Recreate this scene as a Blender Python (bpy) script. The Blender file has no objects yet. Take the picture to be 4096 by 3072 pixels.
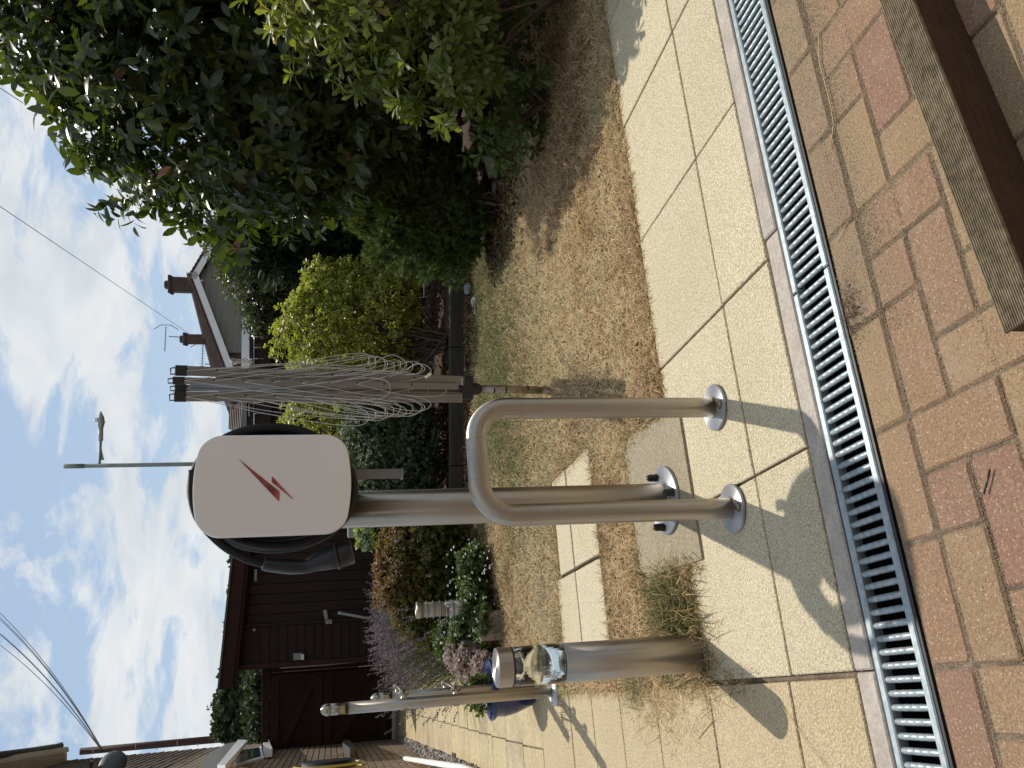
import bpy, math, random
import numpy as np
from mathutils import Matrix, Vector
random.seed(7); RNG = np.random.default_rng(11)
SC = bpy.context.scene; COL = SC.collection
PI = math.pi
# ------------------------------------------------------------------ camera
CAMH = .99; FPX = 3265.; TH = math.radians(12.5); RO = .0032; YA = math.radians(21.2)
Fw = np.array([0, math.cos(TH), -math.sin(TH)])
D0 = np.array([0, -math.sin(TH), -math.cos(TH)]); R0 = np.array([1., 0, 0])
Dn = D0*math.cos(RO)+R0*math.sin(RO); Rt = R0*math.cos(RO)-D0*math.sin(RO)
cam = bpy.data.cameras.new('camera'); camo = bpy.data.objects.new('camera', cam); COL.objects.link(camo)
cam.sensor_width = 36; cam.lens = FPX/4096*36; cam.clip_start = .02; cam.clip_end = 2000
camo.matrix_world = Matrix(((Dn[0], Rt[0], -Fw[0], 0), (Dn[1], Rt[1], -Fw[1], 0), (Dn[2], Rt[2], -Fw[2], CAMH), (0, 0, 0, 1)))
SC.camera = camo
# ------------------------------------------------------------------ light
SUN_EL = math.radians(56); SUN_AZ = math.radians(3.0)      # azimuth from +Y towards +X
w = bpy.data.worlds.new('World'); SC.world = w; w.use_nodes = True
nt = w.node_tree; nt.nodes.clear()
def wn(t, **k):
    n = nt.nodes.new(t)
    for a, b in k.items(): setattr(n, a, b)
    return n
sky = wn('ShaderNodeTexSky', sky_type='NISHITA', sun_disc=False, sun_elevation=SUN_EL, sun_rotation=SUN_AZ, air_density=1.0, dust_density=1.0, ozone_density=1.0)
tc = wn('ShaderNodeTexCoord'); sep = wn('ShaderNodeSeparateXYZ'); nt.links.new(tc.outputs['Generated'], sep.inputs[0])
def wmath(op, a, b=None, clamp=False):
    n = wn('ShaderNodeMath', operation=op); n.use_clamp = clamp
    for i, v in enumerate((a, b)):
        if v is None: continue
        if isinstance(v, (int, float)): n.inputs[i].default_value = v
        else: nt.links.new(v, n.inputs[i])
    return n.outputs[0]
den = wmath('ADD', wmath('MAXIMUM', sep.outputs[2], 0.0), .22)
px = wmath('DIVIDE', sep.outputs[0], den); py = wmath('DIVIDE', sep.outputs[1], den)
cmb = wn('ShaderNodeCombineXYZ'); nt.links.new(px, cmb.inputs[0]); nt.links.new(py, cmb.inputs[1]); cmb.inputs[2].default_value = 3.1
def wnoise(scale, det, rough, dist, off):
    mp = wn('ShaderNodeMapping'); mp.inputs['Location'].default_value = off
    nt.links.new(cmb.outputs[0], mp.inputs[0])
    n = wn('ShaderNodeTexNoise'); n.inputs['Scale'].default_value = scale; n.inputs['Detail'].default_value = det
    n.inputs['Roughness'].default_value = rough; n.inputs['Distortion'].default_value = dist
    nt.links.new(mp.outputs[0], n.inputs['Vector']); return n.outputs['Fac']
n1 = wnoise(3.3, 10, .6, .35, (1.3, .4, 0)); n2 = wnoise(1.3, 3, .5, 0, (4.3, 2.4, 0))
mixn = wmath('ADD', wmath('MULTIPLY', n1, .62), wmath('MULTIPLY', n2, .38))
horiz = wmath('MULTIPLY', wmath('SUBTRACT', .45, sep.outputs[2], True), .16)      # more haze and cloud low down
fac = wmath('ADD', mixn, horiz)
ramp = wn('ShaderNodeValToRGB'); nt.links.new(fac, ramp.inputs[0])
ramp.color_ramp.elements[0].position = .485; ramp.color_ramp.elements[0].color = (.0, .0, .0, 1)
ramp.color_ramp.elements[1].position = .548; ramp.color_ramp.elements[1].color = (1, 1, 1, 1)
n3 = wnoise(3.2, 8, .62, .4, (7.3, 2.4, 0))
cl = wn('ShaderNodeValToRGB'); nt.links.new(n3, cl.inputs[0])
cl.color_ramp.elements[0].position = .3; cl.color_ramp.elements[0].color = (6.3, 6.9, 7.4, 1)
cl.color_ramp.elements[1].position = .68; cl.color_ramp.elements[1].color = (8.6, 8.8, 9.0, 1)
hz = wn('ShaderNodeMixRGB'); hz.inputs[0].default_value = .6; nt.links.new(sky.outputs[0], hz.inputs[1]); hz.inputs[2].default_value = (4.5, 5.9, 7.7, 1)
mx = wn('ShaderNodeMixRGB'); nt.links.new(ramp.outputs[0], mx.inputs[0]); nt.links.new(hz.outputs[0], mx.inputs[1]); nt.links.new(cl.outputs[0], mx.inputs[2])
bg = wn('ShaderNodeBackground'); bg.inputs['Strength'].default_value = .1
wo = wn('ShaderNodeOutputWorld'); nt.links.new(mx.outputs[0], bg.inputs[0]); nt.links.new(bg.outputs[0], wo.inputs[0])
sl = bpy.data.lights.new('sun', 'SUN'); so = bpy.data.objects.new('sun', sl); COL.objects.link(so)
sl.energy = 4.0; sl.angle = math.radians(.55); sl.color = (1, .93, .82)
sd = Vector((math.sin(SUN_AZ)*math.cos(SUN_EL), math.cos(SUN_AZ)*math.cos(SUN_EL), math.sin(SUN_EL)))
so.rotation_euler = sd.to_track_quat('Z', 'Y').to_euler()
SC.view_settings.view_transform = 'Standard'; SC.view_settings.look = 'None'
SC.view_settings.exposure = 0.0; SC.view_settings.gamma = 1
# ------------------------------------------------------------------ frames of reference
EV = np.array([math.cos(YA), math.sin(YA), 0]); NV = np.array([-math.sin(YA), math.cos(YA), 0])
def EN(e, n, z=0): return EV*e+NV*n+np.array([0, 0, z])     # patio frame: e along the drain, n away from it
def sight(X, Y):
    d = Fw*FPX+Rt*(1536-Y)+Dn*(X-2048); return d/np.linalg.norm(d)
def at(X, Y, y):                                             # world point at distance y
    d = sight(X, Y); return np.array([0, 0, CAMH])+d*(y/d[1])
def gp(X, Y, z=0):
    d = sight(X, Y); return np.array([0, 0, CAMH])+d*((z-CAMH)/d[2])
# ------------------------------------------------------------------ mesh helpers
class MB:
    def __init__(s): s.v = []; s.f = []
    def add(s, vs, fs):
        o = len(s.v); s.v += [tuple(map(float, p)) for p in vs]; s.f += [tuple(o+i for i in f) for f in fs]; return s
    def box(s, c, size, ax=None, bev=0):
        ax = ax if ax is not None else np.eye(3); c = np.array(c, float); h = np.array(size, float)/2
        if bev <= 0:
            vs = [c+ax[0]*h[0]*i+ax[1]*h[1]*j+ax[2]*h[2]*k for i in (-1, 1) for j in (-1, 1) for k in (-1, 1)]
            return s.add(vs, [(0, 1, 3, 2), (4, 6, 7, 5), (0, 4, 5, 1), (2, 3, 7, 6), (0, 2, 6, 4), (1, 5, 7, 3)])
        # chamfered on the top rim and vertical edges
        b = bev; rings = []
        for (dx, z) in ((0, -h[2]), (0, h[2]-b), (b, h[2])):
            x, y = h[0]-dx, h[1]-dx; q = b*.8
            rings.append([(x-q, -y), (x, -y+q), (x, y-q), (x-q, y), (-x+q, y), (-x, y-q), (-x, -y+q), (-x+q, -y)])
        vs = [c+ax[0]*p[0]+ax[1]*p[1]+ax[2]*z for r, z in zip(rings, (-h[2], h[2]-b, h[2])) for p in r]
        fs = [(a*8+i, a*8+(i+1) % 8, a*8+8+(i+1) % 8, a*8+8+i) for a in (0, 1) for i in range(8)]
        fs += [tuple(range(16, 24)), tuple(range(7, -1, -1))]
        return s.add(vs, fs)
    def tube(s, pts, r, seg=10, cap=True, closed=False, flat=1.0):
        P = [np.array(p, float) for p in pts]; n = len(P)
        rs = r if hasattr(r, '__len__') else [r]*n
        ref = None; vs = []
        for i in range(n):
            if closed: t = P[(i+1) % n]-P[i-1]
            else: t = P[min(i+1, n-1)]-P[max(i-1, 0)]
            t = t/(np.linalg.norm(t)+1e-12)
            if ref is None:
                ref = np.array([0, 0, 1.]) if abs(t[2]) < .9 else np.array([1., 0, 0])
            a = np.cross(t, ref); a /= np.linalg.norm(a)+1e-12; b = np.cross(a, t); ref = b
            for k in range(seg):
                q = 2*PI*k/seg; vs.append(P[i]+(a*math.cos(q)+b*math.sin(q)*flat)*rs[i])
        fs = [(i*seg+k, i*seg+(k+1) % seg, ((i+1) % n)*seg+(k+1) % seg, ((i+1) % n)*seg+k) for i in range(n if closed else n-1) for k in range(seg)]
        if cap and not closed: fs += [tuple(range(seg-1, -1, -1)), tuple((n-1)*seg+k for k in range(seg))]
        return s.add(vs, fs)
    def lathe(s, prof, c, axis=(0, 0, 1), seg=24, capb=True, capt=True):
        ax = np.array(axis, float); ax /= np.linalg.norm(ax)
        ref = np.array([1., 0, 0]) if abs(ax[0]) < .9 else np.array([0, 1., 0])
        a = np.cross(ax, ref); a /= np.linalg.norm(a); b = np.cross(ax, a); c = np.array(c, float)
        vs = [c+ax*z+(a*math.cos(2*PI*k/seg)+b*math.sin(2*PI*k/seg))*r for r, z in prof for k in range(seg)]
        n = len(prof); fs = [(i*seg+k, i*seg+(k+1) % seg, (i+1)*seg+(k+1) % seg, (i+1)*seg+k) for i in range(n-1) for k in range(seg)]
        if capb: fs.append(tuple(range(seg-1, -1, -1)))
        if capt: fs.append(tuple((n-1)*seg+k for k in range(seg)))
        return s.add(vs, fs)
    def prism(s, poly, d):                                   # polygon of 3-D points, swept by vector d
        n = len(poly); p = [np.array(q, float) for q in poly]; d = np.array(d, float)
        vs = p+[q+d for q in p]
        return s.add(vs, [tuple(range(n-1, -1, -1)), tuple(range(n, 2*n))]+[(i, (i+1) % n, n+(i+1) % n, n+i) for i in range(n)])
    def mesh(s, name, mat=None, smooth=False):
        m = bpy.data.meshes.new(name); m.from_pydata(s.v, [], s.f)
        if mat: m.materials.append(mat)
        if smooth:
            m.polygons.foreach_set('use_smooth', [len(p.vertices) < 7 for p in m.polygons])
        m.update(); return m
    def build(s, name, mat, parent=None, smooth=False, recalc=True):
        m = s.mesh(name, mat, smooth)
        if recalc:
            import bmesh
            bm = bmesh.new(); bm.from_mesh(m); bmesh.ops.recalc_face_normals(bm, faces=bm.faces); bm.to_mesh(m); bm.free()
        return link(name, m, parent)
def link(name, me, parent=None, M=None):
    o = bpy.data.objects.new(name, me); COL.objects.link(o)
    if M is not None: o.matrix_world = M
    if parent: 
        o.parent = parent
        o.matrix_parent_inverse = parent_mat(parent).inverted()
    return o
PM = {}
def parent_mat(p):
    if p.name in PM: return PM[p.name]
    return Matrix.Identity(4)
def thing(name, label, cat, loc=(0, 0, 0), group=None, kind=None):
    o = bpy.data.objects.new(name, None); COL.objects.link(o); o.location = Vector([float(q) for q in loc]); o.empty_display_size = .1
    PM[o.name] = Matrix.Translation(o.location)
    return tag(o, label, cat, group, kind)
def tag(o, label=None, cat=None, group=None, kind=None):
    if label: o['label'] = label
    if cat: o['category'] = cat
    if group: o['group'] = group
    if kind: o['kind'] = kind
    return o
def shared(name, me, parent, loc, rot=0, scale=None):
    M = Matrix.Translation(Vector([float(q) for q in loc])) @ Matrix.Rotation(rot, 4, 'Z')
    o = bpy.data.objects.new(name, me); COL.objects.link(o)
    if scale: M = M @ Matrix.Diagonal((*scale, 1))
    if parent: o.parent = parent; o.matrix_local = parent_mat(parent).inverted() @ M
    else: o.matrix_world = M
    return o
# ------------------------------------------------------------------ materials
class NT:
    def __init__(s, name):
        s.m = bpy.data.materials.new(name); s.m.use_nodes = True; s.t = s.m.node_tree; s.t.nodes.clear()
        s.out = s.n('ShaderNodeOutputMaterial'); s.b = s.n('ShaderNodeBsdfPrincipled'); s.l(s.b.outputs[0], s.out.inputs[0])
        s.geo = s.n('ShaderNodeNewGeometry')
    def n(s, t, **k):
        x = s.t.nodes.new(t)
        for a, b in k.items(): setattr(x, a, b)
        return x
    def l(s, a, b): s.t.links.new(a, b)
    def noise(s, scale, det=4, rough=.55, vec=None, dist=0, sc3=None):
        n = s.n('ShaderNodeTexNoise'); n.inputs['Scale'].default_value = scale; n.inputs['Detail'].default_value = det
        n.inputs['Roughness'].default_value = rough; n.inputs['Distortion'].default_value = dist
        v = vec if vec is not None else s.geo.outputs['Position']
        if sc3:
            mp = s.n('ShaderNodeMapping'); mp.inputs['Scale'].default_value = sc3; s.l(v, mp.inputs[0]); v = mp.outputs[0]
        s.l(v, n.inputs['Vector']); return n.outputs['Fac']
    def voro(s, scale, out='Distance', feat='F1', vec=None):
        n = s.n('ShaderNodeTexVoronoi', feature=feat); n.inputs['Scale'].default_value = scale
        s.l(vec if vec is not None else s.geo.outputs['Position'], n.inputs['Vector']); return n.outputs[out]
    def ramp(s, fac, els, interp='LINEAR'):
        r = s.n('ShaderNodeValToRGB'); r.color_ramp.interpolation = interp; s.l(fac, r.inputs[0])
        while len(r.color_ramp.elements) < len(els): r.color_ramp.elements.new(.5)
        for e, (p, c) in zip(r.color_ramp.elements, els):
            e.position = p; e.color = (*(c if hasattr(c, '__len__') else (c, c, c)), 1)
        return r.outputs[0]
    def mix(s, fac, a, b, mode='MIX'):
        m = s.n('ShaderNodeMixRGB', blend_type=mode)
        for i, v in enumerate((fac, a, b)):
            if hasattr(v, 'links'): s.l(v, m.inputs[i])
            elif i == 0: m.inputs[0].default_value = v
            else: m.inputs[i].default_value = (*v, 1)
        return m.outputs[0]
    def math(s, op, a, b=0.):
        m = s.n('ShaderNodeMath', operation=op)
        for i, v in enumerate((a, b)):
            if hasattr(v, 'links'): s.l(v, m.inputs[i])
            else: m.inputs[i].default_value = v
        return m.outputs[0]
    def bump(s, h, st=.3, dist=.002):
        b = s.n('ShaderNodeBump'); b.inputs['Strength'].default_value = st; b.inputs['Distance'].default_value = dist
        s.l(h, b.inputs['Height']); s.l(b.outputs[0], s.b.inputs['Normal'])
    def set(s, col=None, rough=None, metal=None, spec=None, **k):
        for nm, v in (('Base Color', col), ('Roughness', rough), ('Metallic', metal), ('Specular IOR Level', spec)):
            if v is None: continue
            if hasattr(v, 'links'): s.l(v, s.b.inputs[nm])
            else: s.b.inputs[nm].default_value = (*v, 1) if hasattr(v, '__len__') else v
        for a, v in k.items(): s.b.inputs[a].default_value = v
        return s.m
    def rand(s): return s.n('ShaderNodeObjectInfo').outputs['Random']
    def attr(s, nm):
        a = s.n('ShaderNodeAttribute'); a.attribute_name = nm; return a.outputs['Fac']
def simple(name, col, rough=.6, metal=0, var=.15, scale=8, bump=0, bs=200, spec=.5, sc3=None):
    t = NT(name); f = t.noise(scale, 5, .6, sc3=sc3)
    c = t.mix(t.ramp(f, [(.3, 0.), (.7, 1.)]), tuple(q*(1-var) for q in col), tuple(min(1, q*(1+var)) for q in col))
    if bump: t.bump(t.noise(bs, 4, sc3=sc3), bump)
    return t.set(c, rough, metal, spec)
M = {}
def slab_mat(name, c1, c2, c3):
    t = NT(name)
    big = t.noise(2.6, 5, .6); mid = t.noise(28, 5, .65); fine = t.noise(230, 4, .8); v = t.voro(190)
    col = t.mix(t.ramp(mid, [(.3, 0.), (.72, 1.)]), c1, c2)
    col = t.mix(t.ramp(big, [(.4, 0.), (.68, .55)]), col, c3)
    col = t.mix(t.ramp(v, [(.25, .0), (.5, .3), (.75, .7)]), col, tuple(q*.62 for q in c1))
    col = t.mix(t.ramp(fine, [(.38, .85), (.47, 0.)]), col, tuple(q*.36 for q in c1))
    col = t.mix(t.ramp(t.noise(190, 2, .5), [(.54, 0.), (.64, .7)]), col, tuple(min(.85, q*1.35) for q in c1))
    r = t.rand(); col = t.mix(.35, col, t.mix(r, (.80, .80, .80), (1.1, 1.1, 1.08)), 'MULTIPLY')
    col = t.mix(t.ramp(t.noise(9, 6, .7, dist=.6), [(.66, 0.), (.78, .35)]), col, tuple(q*.5 for q in c1))
    t.bump(t.math('ADD', t.math('MULTIPLY', fine, .6), v), .55, .0035)
    return t.set(col, .9, spec=.25)
M['slab'] = slab_mat('cream textured paving', (.58, .505, .35), (.66, .585, .425), (.52, .44, .285))
M['slab_tan'] = slab_mat('tan textured paving', (.50, .40, .25), (.60, .50, .33), (.44, .34, .20))
M['slab_old'] = slab_mat('weathered brown paving', (.33, .28, .19), (.42, .36, .26), (.30, .25, .18))
def smooth_slab():
    t = NT('worn smooth paving'); a = t.noise(5, 6, .65); b = t.noise(40, 6, .7)
    col = t.mix(t.ramp(a, [(.35, 0.), (.65, 1.)]), (.36, .28, .19), (.52, .43, .28))
    col = t.mix(t.rand(), col, t.mix(.5, col, (.62, .52, .26)))
    col = t.mix(t.ramp(b, [(.35, .5), (.6, 0.)]), col, (.20, .15, .10))
    t.bump(b, .3, .003); return t.set(col, .88, spec=.25)
M['slab_smooth'] = smooth_slab()
def border():
    t = NT('pale concrete strip'); a = t.noise(14, 6, .7); b = t.noise(120, 5, .7)
    col = t.mix(t.ramp(a, [(.35, 0.), (.65, 1.)]), (.36, .32, .28), (.52, .47, .40))
    col = t.mix(t.ramp(b, [(.35, .55), (.55, 0.)]), col, (.25, .22, .19))
    t.bump(b, .4, .003); return t.set(col, .9, spec=.2)
M['border'] = border()
def brick(name, sp=True):
    t = NT(name); r = t.rand(); a = t.noise(16, 6, .65)
    c = t.ramp(r, [(0, (.27, .155, .095)), (.3, (.31, .20, .115)), (.55, (.33, .235, .12)), (.78, (.26, .155, .10)), (.9, (.255, .135, .10)), (1, (.22, .15, .115))])
    c = t.mix(t.ramp(a, [(.3, 0.), (.7, .6)]), c, (.28, .19, .125))
    v = t.voro(130); c = t.mix(t.ramp(v, [(.12, .8), (.22, 0.)]), c, (.56, .42, .27))
    v2 = t.voro(75); c = t.mix(t.ramp(v2, [(.07, .8), (.12, 0.)]), c, (.68, .60, .48))
    v3 = t.voro(120); c = t.mix(t.ramp(v3, [(.08, .8), (.16, 0.)]), c, (.09, .06, .05))
    f = t.noise(260, 5, .8); c = t.mix(t.ramp(f, [(.40, .8), (.5, 0.)]), c, (.13, .085, .06))
    c = t.mix(t.ramp(t.noise(160, 3, .6), [(.56, 0.), (.66, .5)]), c, (.42, .31, .20))
    c = t.mix(t.ramp(t.noise(7, 6, .7, dist=.5), [(.55, 0.), (.75, .5)]), c, (.36, .30, .22))
    def dot(v):
        d = t.n('ShaderNodeVectorMath', operation='DOT_PRODUCT'); t.l(t.geo.outputs['Position'], d.inputs[0]); d.inputs[1].default_value = v; return d.outputs['Value']
    dn_ = dot((-math.sin(YA), math.cos(YA), 0)); de_ = dot((math.cos(YA), math.sin(YA), 0))
    a1 = t.math('MULTIPLY', t.ramp(t.math('SUBTRACT', dn_, .35), [(.74, 0.), (.83, 1.)]), t.ramp(de_, [(.45, 0.), (.75, 1.)]))
    dust = t.math('MULTIPLY', a1, t.ramp(t.noise(26, 6, .7, dist=.5), [(.36, .3), (.52, 1.)]))
    c = t.mix(t.math('MULTIPLY', dust, .8), c, t.mix(t.ramp(f, [(.42, 0.), (.56, 1.)]), (.12, .09, .06), (.31, .235, .155)))
    t.bump(t.math('ADD', t.math('MULTIPLY', f, .8), t.noise(90, 4)), .6, .003)
    return t.set(c, .88, spec=.25)
M['paver'] = brick('clay block paver')
def housebrick():
    t = NT('buff house brick'); r = t.rand(); f = t.noise(40, 5, .7)
    c = t.ramp(r, [(0, (.28, .215, .145)), (.4, (.38, .29, .20)), (.7, (.33, .23, .15)), (1, (.24, .17, .12))])
    c = t.mix(t.ramp(f, [(.35, .5), (.6, 0.)]), c, (.2, .14, .1)); t.bump(f, .4, .004); return t.set(c, .9, spec=.2)
M['hbrick'] = housebrick()
M['mortar'] = simple('mortar', (.42, .37, .30), .95, bump=.3)
def steel(name, col=(.46, .42, .37), rough=.3, br=(1, 1, .02), tint=.2):
    t = NT(name); n = t.noise(260, 3, .6, sc3=br); big = t.noise(6, 4, .6)
    c = t.mix(t.ramp(big, [(.35, 0.), (.7, 1.)]), tuple(q*(1-tint) for q in col), tuple(min(1, q*(1+tint*.5)) for q in col))
    rr = t.math('ADD', t.math('MULTIPLY', n, .22), rough-.08)
    b = t.bump(n, .06, .0006)
    tg = t.n('ShaderNodeTangent', direction_type='RADIAL', axis='Z'); t.l(tg.outputs[0], t.b.inputs['Tangent'])
    band = t.n('ShaderNodeSeparateXYZ'); t.l(t.geo.outputs['Position'], band.inputs[0])
    return t.set(c, rr, 1.0, **{'Anisotropic': .85, 'Anisotropic Rotation': .25})
M['steel'] = steel('brushed stainless steel', (.44, .395, .335), .38, tint=.08)
M['steel_dark'] = steel('weathered stainless steel', (.41, .365, .305), .38, tint=.08)
M['plate'] = steel('galvanised steel plate', (.50, .51, .52), .5, (1, 1, 1), .3)
M['chrome'] = steel('chromed steel', (.36, .33, .28), .24)
def grate():
    t = NT('cast grey metal grating'); n = t.noise(60, 5, .6)
    c = t.mix(t.ramp(n, [(.35, 0.), (.65, 1.)]), (.25, .30, .32), (.38, .43, .45)); t.bump(t.noise(350, 4), .2, .001)
    return t.set(c, .48, .45)
M['grate'] = grate()
M['side_trim'] = simple('grey cover rim', (.16, .155, .16), .5)
M['black'] = simple('black plastic', (.012, .012, .014), .45, bump=.1)
M['rubber'] = simple('black cable rubber', (.012, .012, .014), .62, spec=.3)
M['connector'] = simple('dark plastic', (.012, .014, .02), .36)
M['white_cover'] = simple('satin white cover', (.80, .775, .76), .42, var=.015, scale=3)
M['white_paint'] = simple('white paint', (.78, .78, .76), .5, var=.06)
M['white_sheet'] = simple('white plastic sheet', (.82, .84, .86), .5, var=.08, scale=2)
M['blue_dot'] = simple('sky blue print', (.10, .36, .62), .6)
def red_logo():
    t = NT('glossy dark red emblem'); n = t.noise(26, 2, .5)  # gradient of a reflection put into the two reds
    return t.set(t.mix(t.ramp(n, [(.35, 0.), (.65, 1.)]), (.17, .035, .035), (.50, .13, .11)), .25)
M['red'] = red_logo()
def wood(name, c1, c2, rough=.75, sc3=(1, 1, 14), scale=6, bump=.4):
    t = NT(name); a = t.noise(scale, 6, .7, sc3=sc3, dist=.3); b = t.noise(scale*12, 4, .7, sc3=sc3)
    c = t.mix(t.ramp(a, [(.3, 0.), (.7, 1.)]), c1, c2); c = t.mix(t.ramp(b, [(.35, .5), (.6, 0.)]), c, tuple(q*.5 for q in c1))
    c = t.mix(.3, c, t.mix(t.rand(), (.7, .7, .7), (1.2, 1.15, 1.1)), 'MULTIPLY'); t.bump(b, bump, .003); return t.set(c, rough, spec=.3)
M['wood_shed'] = wood('dark stained shed boards', (.024, .014, .012), (.042, .025, .021), sc3=(6, 6, .6))
M['wood_gate'] = wood('dark red stained gate boards', (.030, .012, .009), (.055, .021, .016), sc3=(6, 6, .6))
M['wood_gate_l'] = wood('red brown gate rails', (.042, .018, .014), (.065, .028, .02), sc3=(6, 6, .6))
M['wood_fence'] = wood('dark weathered fence boards', (.020, .013, .011), (.040, .028, .023), sc3=(6, 6, .5))
M['wood_sleeper'] = wood('dark old timber edging', (.045, .042, .032), (.10, .09, .07), sc3=(.6, 6, 6))
M['wood_grey'] = wood('weathered grey timber', (.20, .17, .13), (.36, .31, .25), sc3=(6, 6, .8), scale=10)
def ribbed():
    t = NT('ribbed weathered deck board'); a = t.noise(5, 5, .65); b = t.noise(60, 6, .7)
    c = t.mix(t.ramp(a, [(.35, 0.), (.65, 1.)]), (.17, .135, .085), (.28, .225, .14))
    c = t.mix(t.ramp(b, [(.35, .7), (.6, 0.)]), c, (.055, .042, .028)); t.bump(b, .5, .002); return t.set(c, .85, spec=.2)
M['ribbed'] = ribbed()
M['board_side'] = wood('damp dark timber side', (.045, .024, .013), (.10, .058, .032), sc3=(2, 2, 10), scale=14)  # side is a darker brown than the ribbed top
def soilm():
    t = NT('dry soil'); a = t.noise(3, 6, .7); b = t.noise(60, 6, .75)
    c = t.mix(t.ramp(a, [(.35, 0.), (.65, 1.)]), (.065, .046, .034), (.12, .088, .06)); c = t.mix(t.ramp(b, [(.4, .6), (.6, 0.)]), c, (.045, .03, .02))
    t.bump(b, .8, .02); return t.set(c, .95, spec=.15)
M['soil'] = soilm()
def thatch():
    t = NT('dry thatch under the grass'); a = t.noise(2.2, 6, .7); b = t.noise(90, 6, .8); 
    c = t.mix(t.ramp(a, [(.35, 0.), (.65, 1.)]), (.28, .20, .115), (.46, .34, .20)); c = t.mix(t.ramp(b, [(.38, .8), (.6, 0.)]), c, (.08, .055, .035))
    t.bump(b, 1., .02); return t.set(c, .95, spec=.1)
M['thatch'] = thatch()
def sandm():
    t = NT('sandy joint fill'); b = t.noise(260, 5, .75); a = t.noise(12, 5, .6)
    c = t.mix(t.ramp(a, [(.4, 0.), (.65, 1.)]), (.22, .17, .12), (.42, .33, .23)); c = t.mix(t.ramp(b, [(.4, .7), (.58, 0.)]), c, (.07, .05, .035))
    t.bump(b, .9, .006); return t.set(c, .95, spec=.15)
M['sand'] = sandm()
M['gravel'] = simple('gravel stone', (.33, .29, .26), .85, var=.4, scale=30, bump=.3)
def leafm(name, els, trans=.35, rough=.38, spec=.5, tcol=None, edge=None):
    t = NT(name); r = t.attr('rnd'); c = t.ramp(r, els)
    c = t.mix(t.ramp(t.noise(30, 3), [(.4, .25), (.6, 0.)]), c, (.02, .03, .01))
    if edge:
        e = t.attr('edge'); c = t.mix(t.ramp(e, [(.45, 0.), (.62, 1.)]), c, edge)
    t.set(c, rough, spec=spec)
    tr = t.n('ShaderNodeBsdfTranslucent'); ms = t.n('ShaderNodeMixShader'); ms.inputs[0].default_value = trans
    t.l(t.mix(1.0, c, tcol or (1.6, 1.7, .6), 'MULTIPLY'), tr.inputs[0]); t.l(t.b.outputs[0], ms.inputs[1]); t.l(tr.outputs[0], ms.inputs[2]); t.l(ms.outputs[0], t.out.inputs[0])
    return t.m
G = {}
G['laurel'] = leafm('glossy dark hedge leaf', [(0, (.028, .044, .016)), (.55, (.058, .082, .026)), (.86, (.095, .115, .028)), (.93, (.10, .12, .03)), (.96, (.20, .08, .045)), (1, (.26, .11, .06))], .42, .28, .5)
G['choisya'] = leafm('yellow green leaf', [(0, (.06, .09, .022)), (.5, (.14, .18, .04)), (.85, (.32, .33, .09)), (.96, (.34, .34, .10)), (1, (.42, .25, .05))], .35, .4)
G['euonymus'] = leafm('yellow edged leaf', [(0, (.05, .085, .02)), (.5, (.09, .14, .03)), (1, (.17, .20, .045))], .35, .42, edge=(.55, .54, .13))
G['conifer'] = leafm('dark conifer needle', [(0, (.035, .06, .022)), (.6, (.10, .145, .04)), (1, (.22, .26, .07))], .2, .6, .2)
G['thuja'] = leafm('blue green conifer spray', [(0, (.018, .036, .018)), (.6, (.035, .065, .03)), (1, (.06, .09, .04))], .2, .6, .2)
G['climber'] = leafm('climber leaf', [(0, (.03, .05, .02)), (.5, (.06, .08, .03)), (.8, (.11, .11, .035)), (1, (.16, .07, .04))], .35, .35)
G['grey'] = leafm('grey green small leaf', [(0, (.05, .075, .04)), (.6, (.11, .15, .085)), (.93, (.18, .23, .14)), (1, (.16, .07, .04))], .25, .5, .3)
G['spirea'] = leafm('red and green small leaf', [(0, (.04, .065, .015)), (.35, (.09, .12, .025)), (.6, (.16, .13, .035)), (.85, (.20, .10, .035)), (1, (.26, .10, .05))], .35, .5, .3)
G['herb'] = leafm('fresh green small leaf', [(0, (.04, .07, .02)), (.6, (.09, .14, .035)), (1, (.17, .20, .05))], .35, .5, .3)
G['pale'] = leafm('white edged leaf', [(0, (.14, .20, .09)), (.5, (.32, .38, .22)), (1, (.60, .62, .46))], .35, .5, .3)
G['lav_leaf'] = leafm('lavender stem', [(0, (.06, .08, .05)), (1, (.16, .19, .12))], .25, .7, .2)
G['lav'] = leafm('faded lavender flower', [(0, (.09, .072, .085)), (.6, (.18, .145, .16)), (1, (.30, .26, .27))], .25, .8, .1, (1.2, 1.0, 1.2))
G['petal'] = leafm('white petal', [(0, (.7, .66, .64)), (1, (.82, .82, .80))], .3, .6, .2, (1, 1, 1))
G['pink'] = leafm('faded pink flower', [(0, (.35, .25, .20)), (1, (.62, .50, .46))], .3, .7, .2, (1, 1, 1))
G['tree'] = leafm('tree leaf', [(0, (.028, .04, .022)), (.6, (.05, .066, .034)), (1, (.08, .10, .05))], .2, .6, .2)
G['straw'] = leafm('dry and green grass blade', [(0, (.26, .165, .09)), (.25, (.52, .36, .20)), (.5, (.74, .56, .34)), (.66, (.80, .66, .44)), (.72, (.30, .28, .12)), (.85, (.13, .16, .055)), (1, (.06, .10, .03))], .32, .7, .15, (1.1, 1.05, .9))
G['litter'] = leafm('dead leaf', [(0, (.05, .03, .022)), (.5, (.13, .065, .04)), (.8, (.24, .11, .06)), (1, (.42, .30, .18))], .15, .7, .2, (1.2, 1, .8))
M['bark'] = simple('bark', (.10, .075, .055), .9, var=.4, scale=20, bump=.6, bs=60)
M['stone'] = simple('blue grey slate', (.26, .29, .28), .75, var=.3, scale=14, bump=.6, bs=50)
M['stone_pale'] = simple('pale pinkish stone', (.34, .29, .25), .85, var=.25, scale=14, bump=.5, bs=50)
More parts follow.
